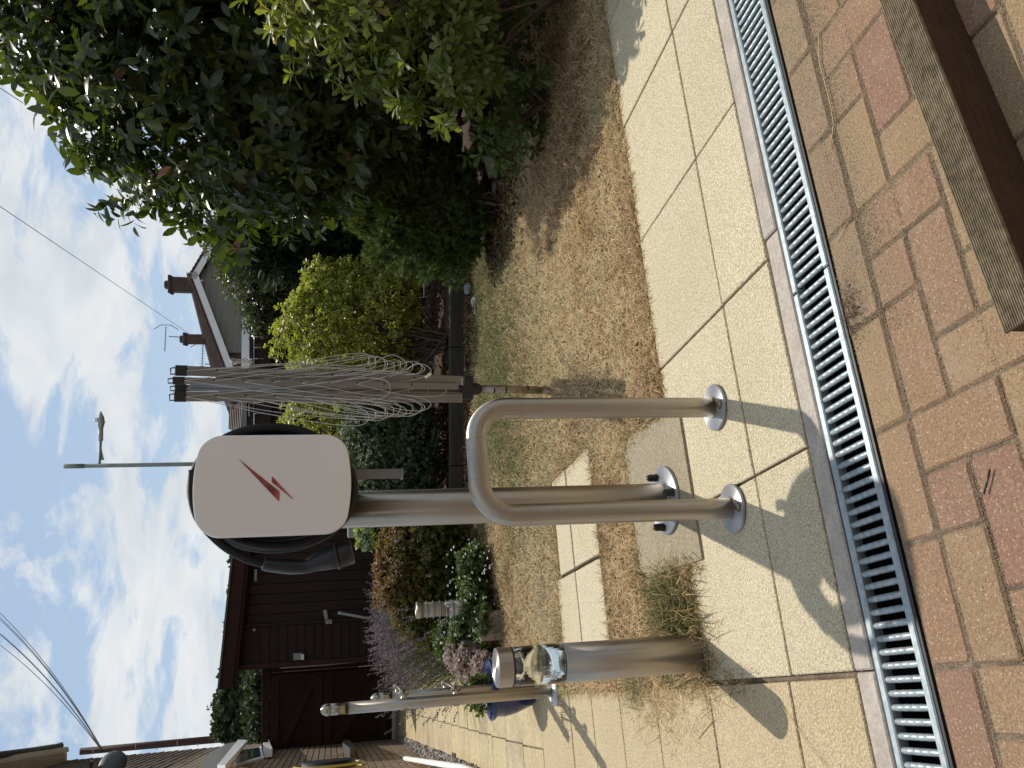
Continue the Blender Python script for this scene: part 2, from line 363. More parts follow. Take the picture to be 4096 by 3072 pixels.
# ------------------------------------------------------------------ leaf meshes
def T_oval(w=.24, fold=.05, droop=.10):                      # pointed oval leaf, 10 triangles
    st = [(.0, .0), (.22, .72), (.5, 1.), (.78, .68), (1., 0.)]
    v = [(0, 0, 0)]; 
    for t, k in st[1:4]:
        z = -droop*t*t; v += [(t, -w*k, z+fold*k), (t, 0, z), (t, w*k, z+fold*k)]
    v.append((1, 0, -droop*1.2))
    f = [(0, 2, 1), (0, 3, 2), (1, 2, 5), (1, 5, 4), (2, 3, 6), (2, 6, 5), (4, 5, 8), (4, 8, 7), (5, 6, 9), (5, 9, 8), (7, 8, 10), (8, 9, 10)]
    return np.array(v, float), np.array(f), np.array([0, .8, 0, .8, 1, 0, 1, .9, 0, .9, 1.])
def T_obov(w=.26, fold=.05, droop=.05):                      # widest near the tip
    v = [(0, 0, 0), (.4, -w*.55, fold*.6), (.4, 0, 0), (.4, w*.55, fold*.6), (.78, -w, fold-droop), (.78, 0, -droop), (.78, w, fold-droop), (1, 0, -droop*1.4)]
    f = [(0, 2, 1), (0, 3, 2), (1, 2, 5), (1, 5, 4), (2, 3, 6), (2, 6, 5), (4, 5, 7), (5, 6, 7)]
    return np.array(v, float), np.array(f), np.array([0, .8, 0, .8, 1, 0, 1, 1.])
def T_dia(w=.3):
    return np.array([(0, 0, 0), (.5, -w, .06), (.5, w, .06), (1, 0, -.05)], float), np.array([(0, 2, 1), (1, 2, 3)]), np.array([0, 1, 1, .5])
def T_needle(w=.05):
    return np.array([(0, -w, 0), (0, w, 0), (1, 0, 0)], float), np.array([(0, 1, 2)]), np.array([0, 0, 0.])
def T_blade(w=.03, c=.35):
    v = [(0, -w, 0), (0, w, 0), (.5, -w*.8, c*.25), (.5, w*.8, c*.25), (1, 0, 0)]
    return np.array(v, float), np.array([(0, 1, 3), (0, 3, 2), (2, 3, 4)]), np.zeros(5)
def unit(a): return a/(np.linalg.norm(a, axis=-1, keepdims=True)+1e-9)
def frames(d, up):
    x = unit(d); y = unit(np.cross(up, x)); z = np.cross(x, y); return np.stack([x, y, z], 1)
def cloud(name, mat, parent, T, P, FR, S, rnd, smooth=False):
    V, F, Ed = T; n = len(P); k = len(V)
    W = np.einsum('kj,njc->nkc', V, FR)*S[:, None, None]+P[:, None, :]
    me = bpy.data.meshes.new(name); me.vertices.add(n*k); me.vertices.foreach_set('co', W.reshape(-1).astype(np.float32))
    tri = (F[None]+(np.arange(n)*k)[:, None, None]).reshape(-1).astype(np.int32); nf = n*len(F)
    me.loops.add(nf*3); me.loops.foreach_set('vertex_index', tri); me.polygons.add(nf)
    me.polygons.foreach_set('loop_start', np.arange(nf, dtype=np.int32)*3); me.polygons.foreach_set('loop_total', np.full(nf, 3, np.int32))
    if smooth: me.polygons.foreach_set('use_smooth', np.ones(nf, bool))
    a = me.attributes.new('rnd', 'FLOAT', 'POINT'); a.data.foreach_set('value', np.repeat(rnd, k).astype(np.float32))
    a = me.attributes.new('edge', 'FLOAT', 'POINT'); a.data.foreach_set('value', np.tile(Ed, n).astype(np.float32))
    me.materials.append(mat); me.update(); me.validate()
    return link(name, me, parent)
def ell_shell(E, n, lo=.8, hi=1.03, rng=RNG, zmin=.02, keep_in=.78, lump=.12):
    """points on the outer shells of a union of ellipsoids, with lumps"""
    E = np.array(E, float); area = (E[:, 3]*E[:, 4]*E[:, 5])**(2/3); out = []; nor = []
    m = 0
    while m < n:
        i = rng.choice(len(E), n, p=area/area.sum()); d = unit(rng.normal(size=(n, 3)))
        l = 1+lump*(np.sin(d[:, 0]*7+i*2+1)*np.sin(d[:, 1]*8+i)+np.sin(d[:, 2]*9+i*3+d[:, 0]*5))*.7
        r = rng.uniform(lo, hi, n)*l
        p = E[i, :3]+d*E[i, 3:6]*r[:, None]; q = unit(d/E[i, 3:6])
        ok = p[:, 2] > zmin
        for j in range(len(E)):
            dd = np.linalg.norm((p-E[j, :3])/E[j, 3:6], axis=1); ok &= (dd > keep_in) | (i == j)
        out.append(p[ok]); nor.append(q[ok]); m += ok.sum()
    return np.concatenate(out)[:n], np.concatenate(nor)[:n]
def twigs(P, N, per, L, size, ang=.9, up=.35, rng=RNG, jit=.5, sv=.25, rosette=False, droop=.25):
    """leaves on twigs: returns points, frames, sizes"""
    n = len(P); D = unit(N+rng.normal(size=(n, 3))*jit+np.array([0, 0, up]))
    ref = unit(np.cross(D, rng.normal(size=(n, 3)))); ref2 = np.cross(D, ref)
    PP = []; DD = []; UU = []; ID = []
    for k in range(per):
        ph = (k*2.399+rng.uniform(-.3, .3, n))[:, None]; t = (1-k/per if not rosette else rng.uniform(.9, 1.0))
        rad = ref*np.cos(ph)+ref2*np.sin(ph)
        a = ang if not rosette else (ang*(.55+.6*(k % 2)) if k < per-1 else .15)
        a = a*rng.uniform(.8, 1.2, n)[:, None]
        d = unit(D*np.cos(a)+rad*np.sin(a)-np.array([0, 0, droop])*rng.uniform(0, 1, n)[:, None])
        PP.append(P-D*(L*(1-t))); DD.append(d); UU.append(unit(D+np.array([0, 0, .4]))); ID.append(np.arange(n))
    PP = np.concatenate(PP); DD = np.concatenate(DD); UU = np.concatenate(UU); ID = np.concatenate(ID)
    S = size*rng.uniform(1-sv, 1+sv, len(PP)); return PP, frames(DD, UU), S, ID, D
def bush(root, mat, E, ntw, per, L, size, T, seed=1, parts=0, rmap=None, top_bias=0, stems=True, shell=(.75, 1.03), leafname='leaf', smooth=True, trunk=None, **k):
    rng = np.random.default_rng(seed); lump = k.pop('lump', .12); keep = k.pop('keep_in', .78); zm = k.pop('zmin', .02)
    P, N = ell_shell(E, ntw, shell[0], shell[1], rng, zm, keep, lump)
    PP, FR, S, ID, D = twigs(P, N, per, L, size, rng=rng, **k)
    base = rng.uniform(0, 1, ntw)[ID]*.5+rng.uniform(0, 1, len(PP))*.5
    hz = (PP[:, 2]-PP[:, 2].min())/(np.ptp(PP[:, 2])+1e-6)
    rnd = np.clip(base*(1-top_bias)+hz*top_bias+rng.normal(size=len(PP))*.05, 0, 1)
    if rmap is not None: rnd = rmap(rnd, PP, rng)
    if parts:
        cpos = np.array([0, 0, CAMH]); dist = np.linalg.norm(PP-cpos, axis=1)/S
        f = (PP-cpos); dep = f@Fw; X = 2048+FPX*(f@Dn)/dep; Y = 1536-FPX*(f@Rt)/dep
        inn = (dep > .1) & (X > 30) & (X < 4066) & (Y > 30) & (Y < 3040)
        dist[~inn] = 1e9; sel = np.argsort(dist)[:parts]; mask = np.ones(len(PP), bool); mask[sel] = False
        var = []
        for q in range(6):
            me = bpy.data.meshes.new(leafname); V, F, Ed = T; me.from_pydata(V.tolist(), [], F.tolist())
            a = me.attributes.new('rnd', 'FLOAT', 'POINT'); a.data.foreach_set('value', np.full(len(V), q/5, np.float32))
            a = me.attributes.new('edge', 'FLOAT', 'POINT'); a.data.foreach_set('value', Ed.astype(np.float32))
            me.materials.append(mat); me.polygons.foreach_set('use_smooth', [True]*len(F)); me.update(); var.append(me)
        for i in sel:
            o = bpy.data.objects.new(leafname, var[int(round(rnd[i]*5))]); COL.objects.link(o); o.parent = root
            R = FR[i]*S[i]; p = PP[i]
            Mx = Matrix(((R[0][0], R[1][0], R[2][0], p[0]), (R[0][1], R[1][1], R[2][1], p[1]), (R[0][2], R[1][2], R[2][2], p[2]), (0, 0, 0, 1)))
            o.matrix_local = parent_mat(root).inverted() @ Mx
        fo = cloud('foliage', mat, root, T, PP[mask], FR[mask], S[mask], rnd[mask], smooth); fo['kind'] = 'stuff'
    else:
        cloud('foliage', mat, root, T, PP, FR, S, rnd, smooth)
    if stems:
        mb = MB(); tr = trunk if trunk is not None else (root.location.x, root.location.y, 0)
        tr = np.array(tr, float); idx = rng.choice(len(P), min(len(P), stems if stems is not True else 40), replace=False)
        for i in idx:
            a = tr+rng.normal(size=3)*np.array([.05, .05, 0]); b = P[i]-D[i]*.02; mdl = a*.45+b*.55+np.array([0, 0, .1])*rng.uniform(0, 1)
            r0 = rng.uniform(.004, .012)*max(1, root.get('stemk', 1)); mb.tube([a, a*.7+mdl*.3+rng.normal(size=3)*.02, mdl, mdl*.4+b*.6+rng.normal(size=3)*.02, b], [r0, r0*.8, r0*.6, r0*.4, r0*.15], 5, cap=False)
        mb.build('stems', M['bark'], root, recalc=False)
# ================================================================== SETTING
def sheet(name, pts, z, mat, sub=None):
    return tag(MB().add([(p[0], p[1], z) for p in pts], [tuple(range(len(pts)))]).build(name, mat), kind='structure')
ground = sheet('ground', [(-400, -60), (400, -60), (400, 700), (-400, 700)], -.12, M['soil'])
# lawn: gently uneven ground sheet from the patio edge to the bed
def lawn_sheet():
    e0, e1, n0, n1 = -.02, 7.0, 2.19, 9.5; ne, nn = 110, 110; V = []; F = []
    r = np.random.default_rng(3)
    for j in range(nn+1):
        for i in range(ne+1):
            n = n0+(n1-n0)*j/nn; ea_ = e0 if n < 4.05 else .44; e = ea_+(e1-ea_)*i/ne
            z = -.018+.008*math.sin(e*5+n*3)+.006*math.sin(n*9-e*4)+r.normal()*.003+.05*max(0, min(1, (n-6.2)/1.2))
            V.append(EN(e, n, z if j and i else -.03))
    F = [(j*(ne+1)+i, j*(ne+1)+i+1, (j+1)*(ne+1)+i+1, (j+1)*(ne+1)+i) for j in range(nn) for i in range(ne)]
    o = MB().add(V, F).build('lawn', M['thatch'], smooth=True); return tag(o, kind='structure')
lawn_sheet()
# ---- patio of cream slabs
U = .4545; E0 = .8955
patio = thing('patio', None, None, (0, 0, 0), kind='structure')
JW = .007
def slab(parent, e0, e1, n0, n1, mat, zt=0, th=.05, jw=JW, bev=.0022, name='slab', tilt=.0012):
    r = random
    c = EN((e0+e1)/2, (n0+n1)/2, zt-th/2+r.uniform(-.0012, .0012))
    tx, ty = r.uniform(-tilt, tilt)*3, r.uniform(-tilt, tilt)*3
    a0 = EV+np.array([0, 0, tx]); a1 = NV+np.array([0, 0, ty]); a2 = np.array([-tx, -ty, 1.])
    ang = r.uniform(-.002, .002); a0, a1 = a0+a1*ang, a1-a0*ang
    mb = MB().box(c, (e1-e0-jw, n1-n0-jw, th), (a0, a1, a2), bev)
    return mb.build(name, mat, parent, recalc=False)
bedp = MB().add([EN(-2.2, -1.2, -.0045), EN(9, -1.2, -.0045), EN(9, 1.285, -.0045), EN(-2.2, 1.285, -.0045)], [(0, 1, 2, 3)]).build('bedding_sand', M['sand'])
tag(bedp, kind='structure')
bed2 = MB().add([EN(-.02, 1.44, -.012), EN(9, 1.44, -.012), EN(9, 2.185, -.012), EN(-.02, 2.185, -.012)], [(0, 1, 2, 3)]).build('joint_fill', M['sand'], patio)
for i in range(-2, 12):
    ea = E0+U*i; eb = ea+U
    if ea > 6: break
    slab(patio, ea, eb, 1.741, 2.19, M['slab'])
    slab(patio, ea, eb, 1.503, 1.741, M['slab'])
# concrete strip along the drain
strip = thing('concrete_strip', None, None, EN(0, 1.47, 0), kind='structure')
for a, b in ((-3.05, -2.01), (-2.01, -1.0), (-1.0, -.012), (-.012, .944), (.944, 1.93), (1.93, 2.9), (2.9, 3.9), (3.9, 4.9)):
    slab(strip, a, b, 1.443, 1.503, M['border'], jw=.004, bev=.0035, name='edging_strip')
# ---- side path to the gate
path = thing('garden_path', None, None, EN(-.4, 5, 0), kind='structure')
MB().add([EN(-3.2, 1.5, -.014), EN(-.02, 1.5, -.014), EN(.52, 4.0, -.014), EN(.55, 13.6, -.014), EN(-.62, 13.6, -.014), EN(-3.2, 6.5, -.014)], [(0, 1, 2, 3, 4, 5)]).build('joint_fill', M['sand'], path)
rows = [1.503, 1.758, 2.18, 2.578, 2.93, 3.27, 3.59, 4.13, 4.57, 5.03, 5.48, 5.965, 6.45]
while rows[-1] < 13.2: rows.append(rows[-1]+.452)
for k in range(len(rows)-1):
    n0, n1 = rows[k], rows[k+1]; nm = (n0+n1)/2
    if n1 <= 4.2:
        m = M['slab_tan']; ec = -.02; 
        for q in range(5):
            e1 = ec-.62*q; e0 = e1-.62
            if q == 0 and n0 > 3.2: pass
            slab(path, e0, e1, n0, n1, m, tilt=.0015)
    else:
        ec = -.262+.018*(nm-4.3)
        m = M['slab_smooth']
        slab(path, ec, ec+.455, n0, n1, m, tilt=.002)
        w_ = .455 if nm > 6.5 else .455
        slab(path, ec-w_+.05*(nm > 7), ec, n0, n1, m, tilt=.002)
        if nm < 6.5:
            slab(path, ec-w_*2, ec-w_, n0, n1, m); slab(path, ec-w_*3, ec-w_*2, n0, n1, m)
# step under the gate
stp = MB(); a = at(1590, 2640, 12.05); 
stepo = thing('gate_step', 'pale concrete step across the path under the dark gate', 'step', (-4.7, 12.1, 0))
MB().box((-4.62, 12.25, .035), (1.5, .42, .09), None, .008).build('tread', M['border'], stepo)
MB().box((-4.62, 12.03, .0), (1.46, .03, .1)).build('riser', M['slab_old'], stepo)
# ---- inset slabs: charger footing slab and the two stepping slabs in the lawn
foot = thing('footing_slab', 'weathered brown paving slab under the tall steel charger post', 'paving slab', EN(.53, 2.3, 0))
poly = [(.300, 2.083), (.762, 2.087), (.757, 2.232), (.775, 2.50), (.735, 2.552), (.345, 2.548), (.308, 2.49)]
mb = MB(); mb.prism([EN(x, y, -.03) for x, y in poly], (0, 0, .0365)); mb.build('slab', M['slab_old'], foot)
lab = ['pale stepping slab in dry grass beside charger post with its right end clear of grass', 'pale stepping slab in dry grass nearest the glass topped bollard']
for i, (a, b) in enumerate(((.462, .885), (.03, .452))):
    t = thing('stepping_slab', lab[i], 'paving slab', EN((a+b)/2, 3.1, 0), 'stepping slabs set in the lawn')
    slab(t, a, b, 2.953, 3.293, M['slab'], .004, name='slab', tilt=.0004); slab(t, a, b, 3.300, 3.52 if i == 0 else 3.58, M['slab'], .004, name='slab', tilt=.0004, jw=.004)
# ---- block paving, herringbone
bp = thing('block_paving', None, None, (0, 0, 0), kind='structure')
BU = .1035; BE = .089; BN = 1.183
fullH = MB().box((0, 0, -.03), (2*BU-.005, BU-.005, .06), None, .0042).mesh('brick', M['paver'])
fullV = MB().box((0, 0, -.03), (BU-.005, 2*BU-.005, .06), None, .0042).mesh('brick', M['paver'])
half = MB().box((0, 0, -.03), (BU-.005, BU-.005, .06), None, .0042).mesh('brick', M['paver'])
sold = MB().box((0, 0, -.03), (2*BU-.005, .0945, .06), None, .0055).mesh('brick', M['paver'])
def put(me, e, n):
    p = EN(e, n, random.uniform(-.002, .0015)); shared('brick', me, bp, p, YA+random.uniform(-.008, .008))
def cell(i, j): return BE+BU*i, BN-BU*(j+.5)                  # column i left edge, row j centre
def inview(e, n):
    p = EN(e, n, 0)-np.array([0, 0, CAMH]); d = p@Fw
    if d < .12: return False
    X = 2048+FPX*(p@Dn)/d; Y = 1536-FPX*(p@Rt)/d; return -500 < X < 5200 and -900 < Y < 3900
for i in range(-20, 24, 2):
    e = BE+BU*(i-1)+.0-.0; put(sold, BE+BU*i+ (0), 1.2355) if inview(BE+BU*i, 1.235) else None
for j in range(0, 11):
    for i in range(-20, 26):
        k = (i-j-3) % 4; e, n = cell(i, j)                    # row 0: H at columns 3,4
        if not inview(e, n): continue
        if k == 0: put(fullH, e+BU, n)
        elif k == 2:
            if j == 0: put(half, e+BU/2, n)
        elif k == 3: put(fullV, e+BU/2, n-BU/2)
bw = thing('added_rear_wall', 'unseen brick wall added behind the viewpoint for steel reflections', 'house', (0, -4.2, 0))
MB().box((-1, -4.3, 2.4), (16, .2, 5.0)).build('wall', M['hbrick'], bw); MB().box((1.6, -4.17, 1.3), (2.4, .06, 1.3)).build('window', M['side_trim'], bw)  # unseen wall and window, added so the steel has something to reflect
# ================================================================== DRAIN
def drain(name, ea, eb, label):
    t = thing(name, label, 'drain grate', EN((ea+eb)/2, 1.37, 0), 'metal drain gratings laid end to end')
    ax = (EV, NV, np.array([0, 0, 1.])); L = eb-ea-.004
    MB().box(EN((ea+eb)/2, 1.427, -.010), (L, .018, .022), ax, .0025).build('rail', M['grate'], t, recalc=False)
    MB().box(EN((ea+eb)/2, 1.308, -.010), (L, .018, .022), ax, .0025).build('rail', M['grate'], t, recalc=False)
    n = int(round(L/.0236)); prof = [(.001, -.055), (.0045, -.053), (.006, -.047)]
    for q in (-.03, -.01, .01, .03): prof += [(.0062, q-.0016), (.0066, q-.0008), (.0066, q+.0008), (.0062, q+.0016)]
    prof += [(.006, .047), (.0045, .053), (.001, .055)]
    me = MB().lathe(prof, (0, 0, 0), (0, 1, 0), 10).mesh('bar', M['grate'], True)
    for k in range(n):
        p = EN(ea+.002+(k+.5)*L/n, 1.3675, -.0075); shared('bar', me, t, p, YA)
    return t
drain('drain_grate', -.233, .767, 'grey metal drain grating with rounded bars below the hoop barrier')
drain('drain_grate', .767, 1.767, 'grey metal drain grating at the right end beside the sandy pavers')
drain('drain_grate', 1.767, 2.767, 'grey metal drain grating beyond the right edge joint near the hedge')
drain('drain_grate', -1.233, -.233, 'grey metal drain grating at the left corner by the tan slabs')
ch = thing('drain_channel', 'black channel under the grey metal drain gratings', 'drain channel', EN(.5, 1.37, -.1)); ax = (EV, NV, np.array([0, 0, 1.]))
for n_ in (1.4405, 1.2935): MB().box(EN(1, n_, -.052), (5, .006, .1), ax).build('channel_side', M['black'], ch)
MB().box(EN(1, 1.367, -.1), (5, .141, .006), ax).build('channel_floor', M['black'], ch)
# ================================================================== SLEEPER / RIBBED BOARD
rb = thing('ribbed_board', 'ribbed weathered timber board lying on the block paving', 'timber board', EN(.9, .86, 0))
a_ = math.atan((.900-.862)/(1.055-.412)); de = EV*math.cos(a_)+NV*math.sin(a_); dn = -EV*math.sin(a_)+NV*math.cos(a_)
P0 = EN(.412, .8635, 0); HB = .083; WB = .060; NR = 15; prof = []
for k in range(NR):
    x0 = -WB+WB*k/NR; x1 = -WB+WB*(k+1)/NR; w_ = x1-x0
    prof += [(x0+w_*.08, HB-.0016), (x0+w_*.3, HB), (x0+w_*.7, HB), (x0+w_*.92, HB-.0016)]
prof = [(-WB, HB-.0016)]+prof+[(0, HB-.0016), (0, HB-.006)]
top_under = [(-WB, HB-.006)]
full = top_under+prof
LB = 1.7; MB().prism([P0+dn*x+np.array([0, 0, z]) for x, z in full], de*LB).build('ribbed_top', M['ribbed'], rb)
MB().box(P0+de*(LB/2+.001)-dn*WB/2+np.array([0, 0, (HB-.006)/2]), (LB-.002, WB-.001, HB-.006), (de, dn, np.array([0, 0, 1.])), .003).build('board_body', M['board_side'], rb)
# ================================================================== GRASS
def grass(name, region, count, size, T, tone, seed, flat=.55, label=None, zb=-.012, wind=None):
    rng = np.random.default_rng(seed); P = region(rng, count); n = len(P)
    a = rng.uniform(0, 2*PI, n); el = np.abs(rng.normal(size=n))*flat
    if wind is not None: pass
    D = np.stack([np.cos(a)*np.cos(el), np.sin(a)*np.cos(el), np.sin(el)], 1)
    up = unit(np.stack([rng.normal(size=n)*.4, rng.normal(size=n)*.4, np.ones(n)], 1))
    S = size*rng.uniform(.5, 1.4, n); r = tone(P, rng)
    o = cloud(name, G['straw'], None, T, P+np.array([0, 0, zb]), frames(D, up), S, r)
    tag(o, label, 'grass', kind='stuff'); return o
def fbm(P, s, seed):
    r = np.random.default_rng(seed); v = np.zeros(len(P))
    for k in range(6):
        d = r.normal(size=2); d /= np.linalg.norm(d); f = s*r.uniform(.6, 2.2); v += np.sin(P[:, 0]*d[0]*f+P[:, 1]*d[1]*f+r.uniform(0, 6))
    return v/3.5
def to_en(P): return P@EV, P@NV
def cov(e, n):      # True on paving slabs inside lawn
    a = (e > .03) & (e < .885) & (n > 2.955) & (n < 3.55); b = (e > .305) & (e < .765) & (n > 2.08) & (n < 2.55)
    return a | b
def lawn_reg(rng, c):
    # density falls with distance
    n = 2.195+(6.1-2.195)*rng.uniform(0, 1, c*3)**1.35; e = rng.uniform(-.03, 1, c*3)*(1.6+n*.72)
    e = np.where(e < -.02, 0, e); P = EV*e[:, None]+NV*n[:, None]
    ok = ~cov(e, n) & (P[:, 0]/P[:, 1] < .56)
    return P[ok][:c]
def lawn_tone(P, rng):
    e, n = to_en(P); g = fbm(P, 3.2, 5)*.5+fbm(P, 9, 6)*.3
    green = 1.25*np.exp(-((P[:, 0]-.35)**2/1.2+(P[:, 1]-5.25)**2/.42))+.35*np.exp(-((P[:, 0]+.5)**2/.3+(P[:, 1]-4.2)**2/.5))+.3*np.exp(-((P[:, 0]-.1)**2/.2+(P[:, 1]-4.3)**2/.1))
    shade = np.clip((n-4.2)/2, 0, .25)
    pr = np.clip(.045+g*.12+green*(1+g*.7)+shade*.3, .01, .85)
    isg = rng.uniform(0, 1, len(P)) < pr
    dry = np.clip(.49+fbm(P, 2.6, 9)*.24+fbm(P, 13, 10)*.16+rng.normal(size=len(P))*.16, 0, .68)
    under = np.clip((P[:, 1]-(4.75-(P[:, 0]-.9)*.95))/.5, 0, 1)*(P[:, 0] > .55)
    dry = np.clip(dry-.42*under, 0, 1)  # dry blades darkened to paint the shade under the hedge
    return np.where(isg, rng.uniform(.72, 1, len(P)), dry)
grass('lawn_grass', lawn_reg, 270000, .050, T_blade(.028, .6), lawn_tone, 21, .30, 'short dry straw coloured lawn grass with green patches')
def edge_reg(rng, c):
    k = rng.integers(0, 8, c); t = rng.uniform(0, 1, c); w_ = rng.normal(size=c)*.022
    segs = [((.77, 2.2), (4.5, 2.2)), ((.0, 2.2), (.3, 2.2)), ((.03, 2.945), (.885, 2.945)), ((.03, 3.57), (.885, 3.54)), ((.89, 2.95), (.89, 3.5)), ((.29, 2.1), (.31, 2.55)), ((.31, 2.56), (.77, 2.56)), ((.775, 2.2), (.78, 2.55))]
    A = np.array([s[0] for s in segs])[k]; B = np.array([s[1] for s in segs])[k]; q = A+(B-A)*t[:, None]
    q[:, 1] += np.where(k == 0, np.abs(w_), w_*.6); q[:, 0] += np.where(k >= 4, w_*.5, 0)
    return EV*q[:, :1]+NV*q[:, 1:]
grass('edge_grass', edge_reg, 9000, .045, T_blade(.024, .4), lambda P, r: np.where(r.uniform(0, 1, len(P)) < .42+.2*fbm(P, 8, 2), r.uniform(.72, 1, len(P)), r.uniform(.1, .65, len(P))), 22, .5, 'longer mixed grass along slab edges')
def clump(label, c, sd, count, size, green, seed, flat=.9, w=.012, cat='grass'):
    def reg(rng, k):
        q = rng.normal(size=(k, 2))*np.array(sd)+np.array(c); return EV*q[:, :1]+NV*q[:, 1:]
    o = grass('grass_clump', reg, count, size, T_blade(w, .9), lambda P, r: np.where(r.uniform(0, 1, len(P)) < green, r.uniform(.74, 1, len(P)), r.uniform(.2, .66, len(P))), seed, flat, label)
    return o
clump('tall green grass clump between charger slab and glass topped bollard', (.16, 2.31), (.055, .06), 2600, .10, .68, 31, .75)
clump('dry straggling grass at the foot of the glass topped bollard', (.03, 2.19), (.045, .05), 500, .08, .45, 32, .35)
clump('dry straw tufts spilling over the tan path slab edge', (-.05, 2.55), (.06, .14), 1300, .06, .2, 33, .35)
clump('green grass tuft by the tan path left of bollard', (-.01, 2.75), (.03, .07), 900, .05, .8, 34, .6)
clump('blue green grass tuft right of the charger base plate', (.60, 2.73), (.05, .035), 700, .04, .95, 35, .6)
clump('dark green grass strip beside the stepping slab edge near bollard', (.10, 3.66), (.12, .035), 1200, .05, .7, 36, .6)
clump('thin tuft in the joint between patio and path', (-.02, 2.03), (.012, .06), 220, .05, .3, 37, .4)
clump('small green tuft at the lawn edge far right', (1.85, 2.26), (.08, .03), 600, .045, .75, 38, .6)
# leaf litter and twigs under the hedge
def litter(name, n, f, size, label, seed, T=T_oval(.25, .1, .25)):
    rng = np.random.default_rng(seed); P = f(rng, n); D = unit(rng.normal(size=(len(P), 3))*np.array([1, 1, .25])); up = unit(rng.normal(size=(len(P), 3))*.5+np.array([0, 0, 1]))
    o = cloud(name, G['litter'], None, T, P, frames(D, up), size*rng.uniform(.5, 1.3, len(P)), rng.uniform(0, 1, len(P))**1.6); tag(o, label, 'leaf litter', kind='stuff')
def lf(rng, n):
    a = rng.uniform(0, 1, n); P = np.stack([.9+a*2.2+rng.normal(size=n)*.2, 5.0-a*1.75+rng.normal(size=n)*.28, np.full(n, -.005)+rng.uniform(0, .012, n)], 1)
    return P[P[:, 1] > 2.9]
litter('leaf_litter', 5200, lf, .045, 'dead brown leaves scattered under the big hedge', 41)
litter('leaf_litter', 2200, lambda r, n: np.stack([r.uniform(-1.3, 1.3, n), 5.95+r.normal(size=n)*.09, np.full(n, .0)+r.uniform(0, .012, n)], 1), .035, 'fallen leaves along the foot of the bed edging', 42)
litter('leaf_litter', 2500, lambda r, n: np.stack([r.uniform(-1.6, 1.6, n), r.uniform(6.2, 7.6, n), np.full(n, .075)+r.uniform(0, .03, n)], 1), .04, 'dead leaves on the soil of the raised bed', 43)
litter('leaf_litter', 110, lambda r, n: (lambda e, q: EV*e[:, None]+NV*q[:, None]+np.array([0, 0, .01]))(r.uniform(.9, 4, n), 2.25+np.abs(r.normal(size=n))*.7), .022, 'scattered dead leaves lying on the dry lawn', 44)
# sand grains and debris on the pavers
def grains():
    rng = np.random.default_rng(5); n = 44000
    M['sand_light'] = simple('light sand grain', (.36, .28, .19), .9, var=.45, scale=400)
    T = (np.array([(0, 0, 0), (1, 0, 0), (.4, .9, 0), (.5, .35, .8)], float), np.array([(0, 2, 1), (0, 1, 3), (1, 2, 3), (2, 0, 3)]), np.zeros(4))
    e = np.concatenate([rng.uniform(.55, 1.7, n//2), rng.normal(.66, .05, n//5), rng.uniform(-.25, 1.5, n-n//2-n//5)])
    q = np.concatenate([1.235-np.abs(rng.normal(size=n//2))*.055, 1.25+rng.normal(size=n//5)*.02, np.zeros(n-n//2-n//5)])
    m = n-n//2-n//5; q[-m:] = BN-BU*rng.integers(0, 6, m)+rng.normal(size=m)*.0035
    q = np.where(q > 1.283, 1.28, q)
    P = EV*e[:, None]+NV*q[:, None]+np.array([0, 0, -.001]); 
    o = cloud('sand_grains', M['sand_light'], None, T, P, frames(rng.normal(size=(n, 3)), rng.normal(size=(n, 3))), rng.uniform(.0009, .0026, n), rng.uniform(0, 1, n)); tag(o, 'loose sand and grit spilled over pavers beside the drain', 'sand', kind='stuff')
    n = 380; e = rng.normal(.645, .028, n); q = 1.262+rng.normal(size=n)*.016; P = EV*e[:, None]+NV*q[:, None]+np.array([0, 0, .002]); D = unit(rng.normal(size=(n, 3))*np.array([1, 1, .5]))
    o = cloud('moss_tuft', G['litter'], None, T_blade(.05, .5), P, frames(D, np.tile([0, 0, 1.], (n, 1))), rng.uniform(.005, .014, n), rng.uniform(0, .4, n)); tag(o, 'dark dried moss clump beside the drain joint', 'moss', kind='stuff')
grains()
def twig(pts, r, label, mat='wood_grey', name='dry_stem', cat='stem'):
    tag(MB().tube(pts, r, 6).build(name, M[mat], smooth=True), label, cat)
def gq(X, Y, z=.004): return gp(X, Y, z)
M['straw_stem'] = simple('straw', (.55, .40, .22), .8)
twig([gq(3275, 135), gq(3278, 250), gq(3300, 330), gq(3325, 430), gq(3335, 500), gq(3320, 600)], .0012, 'long pale dry stem lying on pavers by the drain', 'straw_stem')
twig([gq(3400, 870), gq(3370, 925), gq(3345, 970)], .0008, 'short pale straw on the sandy paver', 'straw_stem')
twig([gq(3960, 1878), gq(3948, 1930), gq(3936, 1975)], .0016, 'small dark blue plastic rod lying on the red paver', 'connector', 'plastic_rod', 'rod')
twig([gq(3130, 2830), gq(3180, 2900), gq(3230, 2970), gq(3300, 3060)], .0007, 'thin pale straw across the tan slab at the corner', 'straw_stem')
twig([gq(2790, 2955), gq(2830, 2905), gq(2855, 2880)], .0016, 'short pale twig on the tan path slab', 'straw_stem')
